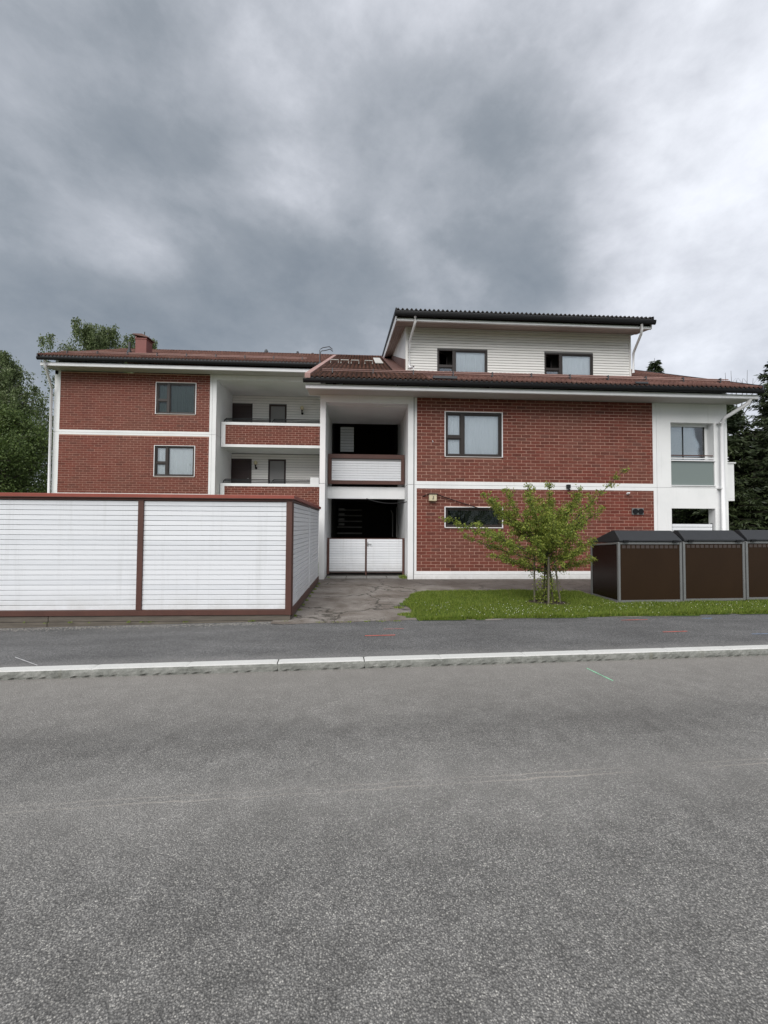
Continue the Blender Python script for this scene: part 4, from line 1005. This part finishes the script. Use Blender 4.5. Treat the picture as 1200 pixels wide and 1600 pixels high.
def blades(n, hmin, hmax, region, name):
    pts = []
    while len(pts) < n:
        x, y = region()
        if in_lawn(x, y) and (x-3.95)**2+((y-8.55)*1.2)**2 > .16: pts.append((x, y))
    P = np.array(pts); k = len(P); a = RNG.uniform(0, 2*np.pi, k); h = RNG.uniform(hmin, hmax, k)*(.75+.5*np.sin(P[:, 0]*2.3+np.sin(P[:, 1]*3))**2)
    wd = RNG.uniform(.003, .006, k); lean = RNG.uniform(.1, .8, k)*h; b = RNG.uniform(0, 2*np.pi, k)
    z0 = .105
    A = np.stack([P[:, 0]+np.cos(a)*wd, P[:, 1]+np.sin(a)*wd, np.full(k, z0)], 1); Bv = np.stack([P[:, 0]-np.cos(a)*wd, P[:, 1]-np.sin(a)*wd, np.full(k, z0)], 1)
    T = np.stack([P[:, 0]+np.cos(b)*lean, P[:, 1]+np.sin(b)*lean, z0+h], 1)
    V = np.stack([A, Bv, T], 1).reshape(-1, 3); F = np.arange(3*k).reshape(-1, 3)
    return stuff(fastmesh(name, V, F, 'grass_blade', tri=True))
blades(120000, .025, .06, lambda: (random.uniform(.8, 12), 6.9+3.3*random.random()), 'grass')
def tufts():
    x = random.uniform(.8, 12); return x, ky(x, 6.96)+abs(random.gauss(0, .04))
g2 = blades(7000, .05, .10, tufts, 'edge_grass')
# clover heads
mb = MB(); cnt = 0
while cnt < 300:
    if random.random() < .45: x, y = random.gauss(3.1, .9), random.gauss(7.6, .35)
    elif random.random() < .6: x, y = random.uniform(5, 11), random.gauss(7.9, .3)
    else: x, y = random.uniform(1, 11), random.uniform(6.95, 8.6)
    if not in_lawn(x, y): continue
    cnt += 1; z = .105+random.uniform(.045, .08); s_ = random.uniform(.005, .009)
    mb.add([(x+s_, y, z), (x, y+s_, z), (x-s_, y, z), (x, y-s_, z), (x, y, z+s_), (x, y, z-s_)], [(0, 1, 4), (1, 2, 4), (2, 3, 4), (3, 0, 4), (1, 0, 5), (2, 1, 5), (3, 2, 5), (0, 3, 5)])
stuff(mb.build('clover_flowers', 'clover'))
# weeds at the foot of the bay
def weedclump(cx, cy, n, r, h):
    k = n; a = RNG.uniform(0, 6.28, k); rr_ = RNG.random(k)*r; x = cx+np.cos(a)*rr_; y = cy+np.sin(a)*rr_*.6
    b = RNG.uniform(0, 6.28, k); hh = RNG.uniform(.3, 1, k)*h; w_ = .006; z0 = .1
    V = np.stack([np.stack([x+w_, y, np.full(k, z0)], 1), np.stack([x-w_, y, np.full(k, z0)], 1), np.stack([x+np.cos(b)*hh*.5, y+np.sin(b)*hh*.5, z0+hh], 1)], 1).reshape(-1, 3)
    return V
WC = [weedclump(random.uniform(-6, -1.3), 7.05+random.uniform(-.03, .02), random.randint(6, 26), random.uniform(.02, .09), random.uniform(.015, .04)) for _ in range(13)]+[weedclump(-1.17, y, 30, .04, .05) for y in np.arange(7.4, 11.6, .5)]+[weedclump(x, ky(x, 6.97), 26, .10, .025) for x in (-.7, -.4, -.2, .1, .35, .6)]
V = np.concatenate(WC+[weedclump(1.30, 12.55, 260, .14, .14), weedclump(-1.0, 12.6, 60, .08, .06), weedclump(.82, 7.45, 320, .16, .06), weedclump(.75, 8.1, 90, .1, .05)])
stuff(fastmesh('weeds', V, np.arange(len(V)).reshape(-1, 3), 'grass_blade', tri=True))
# soil ring under the young tree
mb = MB(); n = 28; vs = [(3.97, 8.5, .125)]+[(3.97+(.47+.05*math.sin(i*2.3))*math.cos(i*2*math.pi/n), 8.5+(.33+.04*math.sin(i*3.1))*math.sin(i*2*math.pi/n), .108) for i in range(n)]
mb.add(vs, [(0, i+1, (i+1) % n+1) for i in range(n)]); struct(mb.build('tree_soil', 'soil'))
scatter('bark_mulch', 700, lambda: (lambda a, r: (3.97+math.cos(a)*r*.47, 8.5+math.sin(a)*r*.33))(random.uniform(0, 6.28), math.sqrt(random.random())), (.008, .025), 'soil', lambda x, y: .112)

# ------------------------------------------------------------------ trees
def leaves(P, size, jitter=0, flat=0, up_bias=0, droop=None, aspect=.6):
    """rhombus leaves at points P (n,3)"""
    n = len(P); d = RNG.normal(size=(n, 3)); d[:, 2] -= up_bias
    if droop is not None: d = d*.45+droop
    d /= np.linalg.norm(d, axis=1)[:, None]+1e-9
    e = RNG.normal(size=(n, 3)); e[:, 2] *= (1-flat); e = np.cross(d, e); e /= np.linalg.norm(e, axis=1)[:, None]+1e-9
    s = size*RNG.uniform(.6, 1.25, n)[:, None]
    V = np.stack([P, P+d*s*.5+e*s*aspect*.5, P+d*s, P+d*s*.5-e*s*aspect*.5], 1).reshape(-1, 3)
    return V
def broadleaf(name, loc, h, r, label, cat, nleaf, lsize, lm, bm, seed, droop=False, low=.25, group=None, crown_k=1.0):
    R_ = random.Random(seed); t_ = thing(name, label, cat, loc, 0, group); x0, y0, z0 = loc
    tk = MB(); tr_pts = [(x0, y0, z0)]
    x, y = x0, y0; K_ = 9
    for i in range(1, K_+1): x += R_.uniform(-.06, .06)*h*.12; y += R_.uniform(-.06, .06)*h*.12; tr_pts.append((x, y, z0+h*.93*i/K_))
    rad = [h*.022*(1-i/(K_+.6))+.012 for i in range(K_+1)]; tk.tube(tr_pts, rad, 8)
    pts = []; nl = 34
    for k in range(nl):
        fr_ = low+(1-low)*(k+.5)/nl; i = fr_*.97*K_; i0 = int(i); f_ = i-i0
        a_ = Vector(tr_pts[i0]).lerp(Vector(tr_pts[min(i0+1, K_)]), f_)
        prof = (math.sin(math.pi*min(1, (fr_-low)/(1-low)*.86+.14))**.75)
        L = r*prof*R_.uniform(.55, 1.2)+.25; an = R_.uniform(0, 2*math.pi); ris = R_.uniform(.15, .75)
        e_ = a_+Vector((math.cos(an)*L, math.sin(an)*L, L*ris)); mid = a_.lerp(e_, .5)+Vector((0, 0, L*.08))
        tk.tube([a_, mid, e_], [h*.006*(1.2-fr_), h*.004*(1.2-fr_), .008], 5)
        for q in range(9):
            u = R_.uniform(.25, 1.05); c = a_.lerp(e_, u) if u > .5 else a_.lerp(mid, u*2)
            off = Vector((R_.gauss(0, 1), R_.gauss(0, 1), R_.gauss(0, .7)))*L*.20; c2 = c+off
            tk.tube([c, c2], [.008, .004], 3)
            pts.append((c2, L))
    tk.build('trunk', bm, t_, smooth=True)
    m_ = nleaf//len(pts); P = []
    for c, L in pts:
        s_ = .13*r*R_.uniform(.45, 1.2)*crown_k
        g = RNG.normal(size=(m_, 3))*s_
        if droop:
            g[:, 0] *= .38; g[:, 1] *= .38; g[:, 2] = -np.abs(RNG.normal(size=m_))*s_*2.1+s_*.3
        P.append(g+np.array(c))
    P = np.concatenate(P)-np.array(loc)
    V = leaves(P, lsize, up_bias=.7, droop=np.array([0, 0, -.8]) if droop else None)
    stuff(fastmesh('foliage', V, np.arange(len(V)).reshape(-1, 4), lm, t_))
    return t_
broadleaf('birch_tree', (-19.5, 22.5, 0), 11.8, 2.5, 'tall drooping birch behind the shed, left of the brick wing', 'tree', 52000, .11, 'leaf_birch', 'birch_bark', 5, True, .12)
broadleaf('birch_tree', (-22.3, 25.5, 0), 12.6, 3.1, 'birch at the left edge, behind the taller drooping birch', 'tree', 34000, .12, 'leaf_birch', 'birch_bark', 15, True, .12)
broadleaf('leafy_tree', (-17.0, 20.4, 0), 7.5, 2.4, 'bushy dark green tree close to the left brick wall', 'tree', 40000, .11, 'leaf_maple', 'bark', 8, False, .08, crown_k=1.25)
broadleaf('leafy_tree', (-18.4, 19.2, 0), 6.4, 2.9, 'low dense dark tree above the shed roof at far left', 'tree', 40000, .11, 'leaf_maple', 'bark', 9, False, .05, crown_k=1.3)
broadleaf('birch_tree', (-20.9, 33.8, 0), 18.9, 3.7, 'birch crown rising behind the roof beside the chimney', 'tree', 62000, .15, 'leaf_birch', 'birch_bark', 21, True, .45)
broadleaf('birch_tree', (-17.6, 33.0, 0), 18.6, 3.4, 'smaller birch crown right behind the red chimney', 'tree', 30000, .15, 'leaf_birch', 'birch_bark', 24, True, .5)
broadleaf('leafy_tree', (-26, 30, 0), 9, 4.5, 'rounded tree far left behind the birches', 'tree', 26000, .17, 'leaf_maple', 'bark', 31, False, .05, crown_k=1.3)

def spruce(loc, h, r, label, seed, dens=1.0, low=.03, size=.20, group='dark spruces beside the white end wall'):
    R_ = random.Random(seed); t_ = thing('spruce_tree', label, 'tree', loc, 0, group); x0, y0, z0 = loc
    tk = MB().tube([(x0, y0, z0), (x0+.05, y0, z0+h*.5), (x0, y0, z0+h)], [h*.018, h*.010, .012], 8)
    P = []; Dv = []; z = low*h
    while z < h*.985:
        q = 1-z/h; L0 = r*(q**.82)+.12
        nb = max(5, int((7+9*q)*dens))
        for k in range(nb):
            an = R_.uniform(0, 6.283); L = L0*R_.uniform(.72, 1.15); c, s = math.cos(an), math.sin(an)
            sag = -.30*L*q+.05*L
            e_ = np.array([c*L, s*L, sag+.22*L*(1-q)]); m_ = np.array([c*L*.55, s*L*.55, -.12*L*q+.02])
            if k % 2 == 0: tk.tube([(x0, y0, z0+z), (x0+m_[0], y0+m_[1], z0+z+m_[2]), (x0+e_[0], y0+e_[1], z0+z+e_[2])], [.02, .012, .005], 3)
            n = int(12+60*L/r*dens)
            u = RNG.random(n)**.75
            base = (2*(1-u)*u)[:, None]*m_+(u**2)[:, None]*e_+np.array([0, 0, z])
            side = RNG.normal(size=n)*(.16*L*(1-u*.75)+.03)
            base[:, 0] += -s*side; base[:, 1] += c*side; base[:, 2] -= np.abs(side)*.45+RNG.random(n)*.07
            P.append(base); dd = np.stack([c*np.ones(n)-s*np.sign(side)*.8, s*np.ones(n)+c*np.sign(side)*.8, -.35-.5*RNG.random(n)], 1); Dv.append(dd)
        z += .16+.12*q*(h/8)
    tk.build('trunk', 'bark', t_)
    P = np.concatenate(P); Dv = np.concatenate(Dv)+RNG.normal(size=(len(P), 3))*.35; Dv /= np.linalg.norm(Dv, axis=1)[:, None]
    e = np.cross(Dv, RNG.normal(size=(len(P), 3))); e /= np.linalg.norm(e, axis=1)[:, None]; s = size*RNG.uniform(.6, 1.3, len(P))[:, None]
    V = np.stack([P, P+Dv*s*.4+e*s*.15, P+Dv*s, P+Dv*s*.4-e*s*.15], 1).reshape(-1, 3)
    stuff(fastmesh('foliage', V, np.arange(len(V)).reshape(-1, 4), 'needle', t_)); return t_
spruce((19.4, 17.2, 0), 10.6, 3.4, 'tallest dark spruce cut by the right edge of the photo', 2, 1.9)
spruce((17.2, 18.6, 0), 8.1, 3.5, 'shorter dark spruce close to the white end wall', 3, 2.5)
spruce((22.4, 20.0, 0), 10.2, 3.2, 'dark spruce behind the tallest one at far right', 4, 1.5)
spruce((18.9, 22.5, 0), 9.2, 3.2, 'dark spruce behind the end wall, seen through the open balcony', 6, 1.6)
spruce((14.4, 22.8, 0), 6.6, 2.6, 'low dark spruce filling the gap behind the corner balcony', 12, 1.8)
spruce((26.4, 35.0, 0), 17.0, 3.3, 'small spruce tip showing above the roof right of the dormer', 7, 1.2, .35, .3, None)
# bare twigs of a dead tree top above the eave
tw = thing('dead_tree', 'bare upright twigs of a dead treetop above the right eave', 'tree', (19.9, 20.4, 0))
mb = MB().tube([(19.9, 20.4, 0), (19.9, 20.4, 7.5)], [.12, .05], 6)
for dx, zt in ((-.75, 9.9), (-.35, 10.05), (.0, 9.6), (.45, 9.7), (.8, 10.2), (1.2, 9.8)):
    mb.tube([(19.9, 20.4, 7.2), (19.9+dx*.7, 20.4, 8.4), (19.9+dx, 20.4+dx*.2, zt)], [.03, .02, .006], 5)
    for k in range(3): zz_ = 8.7+k*.35; mb.tube([(19.9+dx*.8, 20.4, zz_), (19.9+dx*.8+random.uniform(-.3, .3), 20.4, zz_+.3)], [.008, .003], 3)
mb.build('trunk', 'bark', tw)

# young tree by the bins : built from its branches
yt = thing('young_tree', 'young spreading tree with light green leaves on the lawn in front of the brick wall', 'tree', (3.97, 8.55, .11))
R_ = random.Random(11); tk = MB(); base = Vector((3.97, 8.55, .11)); LP = []
def bez(a, b_, c, n=9): return [a*(1-t)**2+b_*2*t*(1-t)+c*t*t for t in [i/n for i in range(n+1)]]
def br2(a, b_, r1, r2, bend, dens, spread):
    a, b_ = Vector(a), Vector(b_); L = (b_-a).length
    c = a.lerp(b_, .5)+Vector(bend); ps = bez(a, c, b_, 10); tk.tube(ps, [r1+(r2-r1)*i/10 for i in range(11)], 6)
    for i in range(2, 11):
        for q in range(3):
            if i < 4 and R_.random() < .5: continue
            p = ps[i]; s_ = spread*(1.15-.75*i/10)*R_.uniform(.4, 1.2)
            d_ = (b_-a).normalized()*.7+Vector((R_.gauss(0, .75), R_.gauss(0, .75), R_.gauss(0.1, .5))); d_.normalize()
            e_ = p+d_*s_; tk.tube([p, e_], [r2*.9+.001, .002], 3)
            n = int(1.65*dens*s_/spread*(1.0+.3*(i/10)))
            for _ in range(n):
                u = R_.random(); w_ = p.lerp(e_, u**.7*1.05); LP.append((w_.x+R_.gauss(0, .032), w_.y+R_.gauss(0, .032), w_.z+R_.gauss(0, .026)))
top = Vector((3.96, 8.55, 1.05))
for dx, dy in ((-.05, 0), (.03, .03), (.08, -.03)): tk.tube([base+Vector((dx*1.5, dy, 0)), base+Vector((dx, dy, .5)), top+Vector((dx*.4, dy, 0))], [.022, .019, .016], 7)
crotch = top
BR = [  # tip (x,z), y offset, start z, density, spread
 ((5.62, 2.93), -.1, 1.25, 34, .30), ((5.33, 2.14), .2, 1.2, 40, .30), ((4.95, 2.32), .5, 1.25, 46, .36), ((4.55, 2.50), -.3, 1.3, 50, .36),
 ((4.05, 2.56), .0, 1.0, 66, .34), ((3.96, 2.30), .25, .9, 70, .38), ((4.02, 2.0), -.35, .85, 70, .38), ((3.9, 1.6), .1, .7, 64, .34), ((3.05, 2.45), -.1, 1.2, 56, .34), ((2.9, 2.28), .2, 1.2, 50, .34), ((3.70, 2.62), .3, 1.3, 52, .34), ((3.40, 2.35), -.4, 1.3, 52, .36), ((2.66, 2.38), .1, 1.25, 56, .34), ((3.05, 2.20), .5, 1.2, 54, .36),
 ((1.82, 1.86), -.1, 1.1, 50, .28), ((2.35, 1.75), -.4, 1.0, 46, .30), ((2.30, 1.48), .3, .95, 34, .26), ((2.85, 1.62), .6, 1.0, 44, .34),
 ((2.72, 1.12), -.2, .8, 34, .24), ((3.15, 1.02), .3, .75, 26, .24), ((4.95, 1.05), .0, .8, 30, .24), ((4.75, 1.45), -.4, .95, 40, .32), ((4.85, 1.80), .4, 1.1, 44, .34),
 ((4.35, 1.9), -.7, 1.1, 52, .36), ((3.75, 1.85), -.8, 1.1, 52, .36), ((4.2, 1.7), .8, 1.0, 50, .36), ((3.55, 1.45), -.5, .9, 42, .30), ((4.4, 1.25), -.5, .85, 34, .28), ((3.6, 1.95), .1, 1.2, 52, .36), ((4.2, 2.15), .2, 1.3, 52, .36)]
for (tx, tz), dy, sz, dn, sp_ in BR:
    a = Vector((3.97+R_.uniform(-.05, .05), 8.55, sz)); b_ = Vector((tx, 8.55+dy, tz))
    br2(a, b_, .013, .004, (R_.uniform(-.1, .1), dy*.2, R_.uniform(-.12, .04)), dn, sp_)
for _ in range(1300):   # suckers at the foot
    LP.append((3.97+R_.gauss(0, .11), 8.55+R_.gauss(0, .1), .13+abs(R_.gauss(0, .42))))
for _ in range(10): tk.tube([base+Vector((R_.gauss(0, .04), R_.gauss(0, .04), 0)), base+Vector((R_.gauss(0, .16), R_.gauss(0, .12), R_.uniform(.4, .75)))], [.006, .002], 4)
tk.build('trunk', 'bark', yt, smooth=True)
P = np.array(LP)-np.array((3.97, 8.55, .11)); V = leaves(P, .043, up_bias=.2, flat=.5, aspect=.55)
stuff(fastmesh('foliage', V, np.arange(len(V)).reshape(-1, 4), 'leaf_young', yt))
for dx, dy, hh, tl, lab in ((-.19, .12, 1.12, (0, 0), 'dark stake left of the young tree'), (-.04, -.22, 1.0, (.02, .03), 'pale round stake in front of the young tree'), (.30, -.05, .95, (-.13, 0), 'leaning stake right of the young tree')):
    o = MB().tube([(3.92+dx, 8.5+dy, .08), (3.92+dx+tl[0], 8.5+dy+tl[1], .1+hh)], .020, 8).build('tree_stake', 'stake_wood'); tag(o, lab, 'stake', 'stakes around the young tree')
# trees across the street, behind the viewer (they show in the window panes)
broadleaf('leafy_tree', (-16, -14, 0), 10, 4.0, 'large tree across the street behind the viewer, left', 'tree', 12000, .25, 'leaf_maple', 'bark', 41, False, .1, crown_k=1.3)
broadleaf('leafy_tree', (6.6, -23, 0), 10.2, 2.6, 'tree across the street behind the viewer, mirrored in the big window', 'tree', 9000, .22, 'leaf_maple', 'bark', 43, False, .2, crown_k=1.2)
broadleaf('birch_tree', (10.2, -27, 0), 10.0, 2.2, 'slim birch across the street behind the viewer', 'tree', 7000, .22, 'leaf_birch', 'birch_bark', 44, True, .2)
hs_ = thing('house', 'white gabled house across the street behind the viewer, mirrored in the window', 'house', (19, -22, 0))
MB().box(14.5, 25, -30, -20, -.03, 7.2).build('wall', 'siding_cream', hs_)
MB().prismy([(13.7, 6.9), (19.75, 12.4), (25.8, 6.9), (25.8, 7.2), (19.75, 12.75), (13.7, 7.2)], -30.6, -19.3).build('roof', 'tile_dark', hs_)
MB().prismy([(14.5, 7.2), (25, 7.2), (19.75, 12.0)], -29.9, -20.05).build('gable', 'siding_cream', hs_)
for x in (16, 19, 22):
    for z in (1.2, 4.2):
        q_ = MB().box(x, x+1.3, -20.02, -19.96, z, z+1.4).build('window', 'brown_dark', hs_)
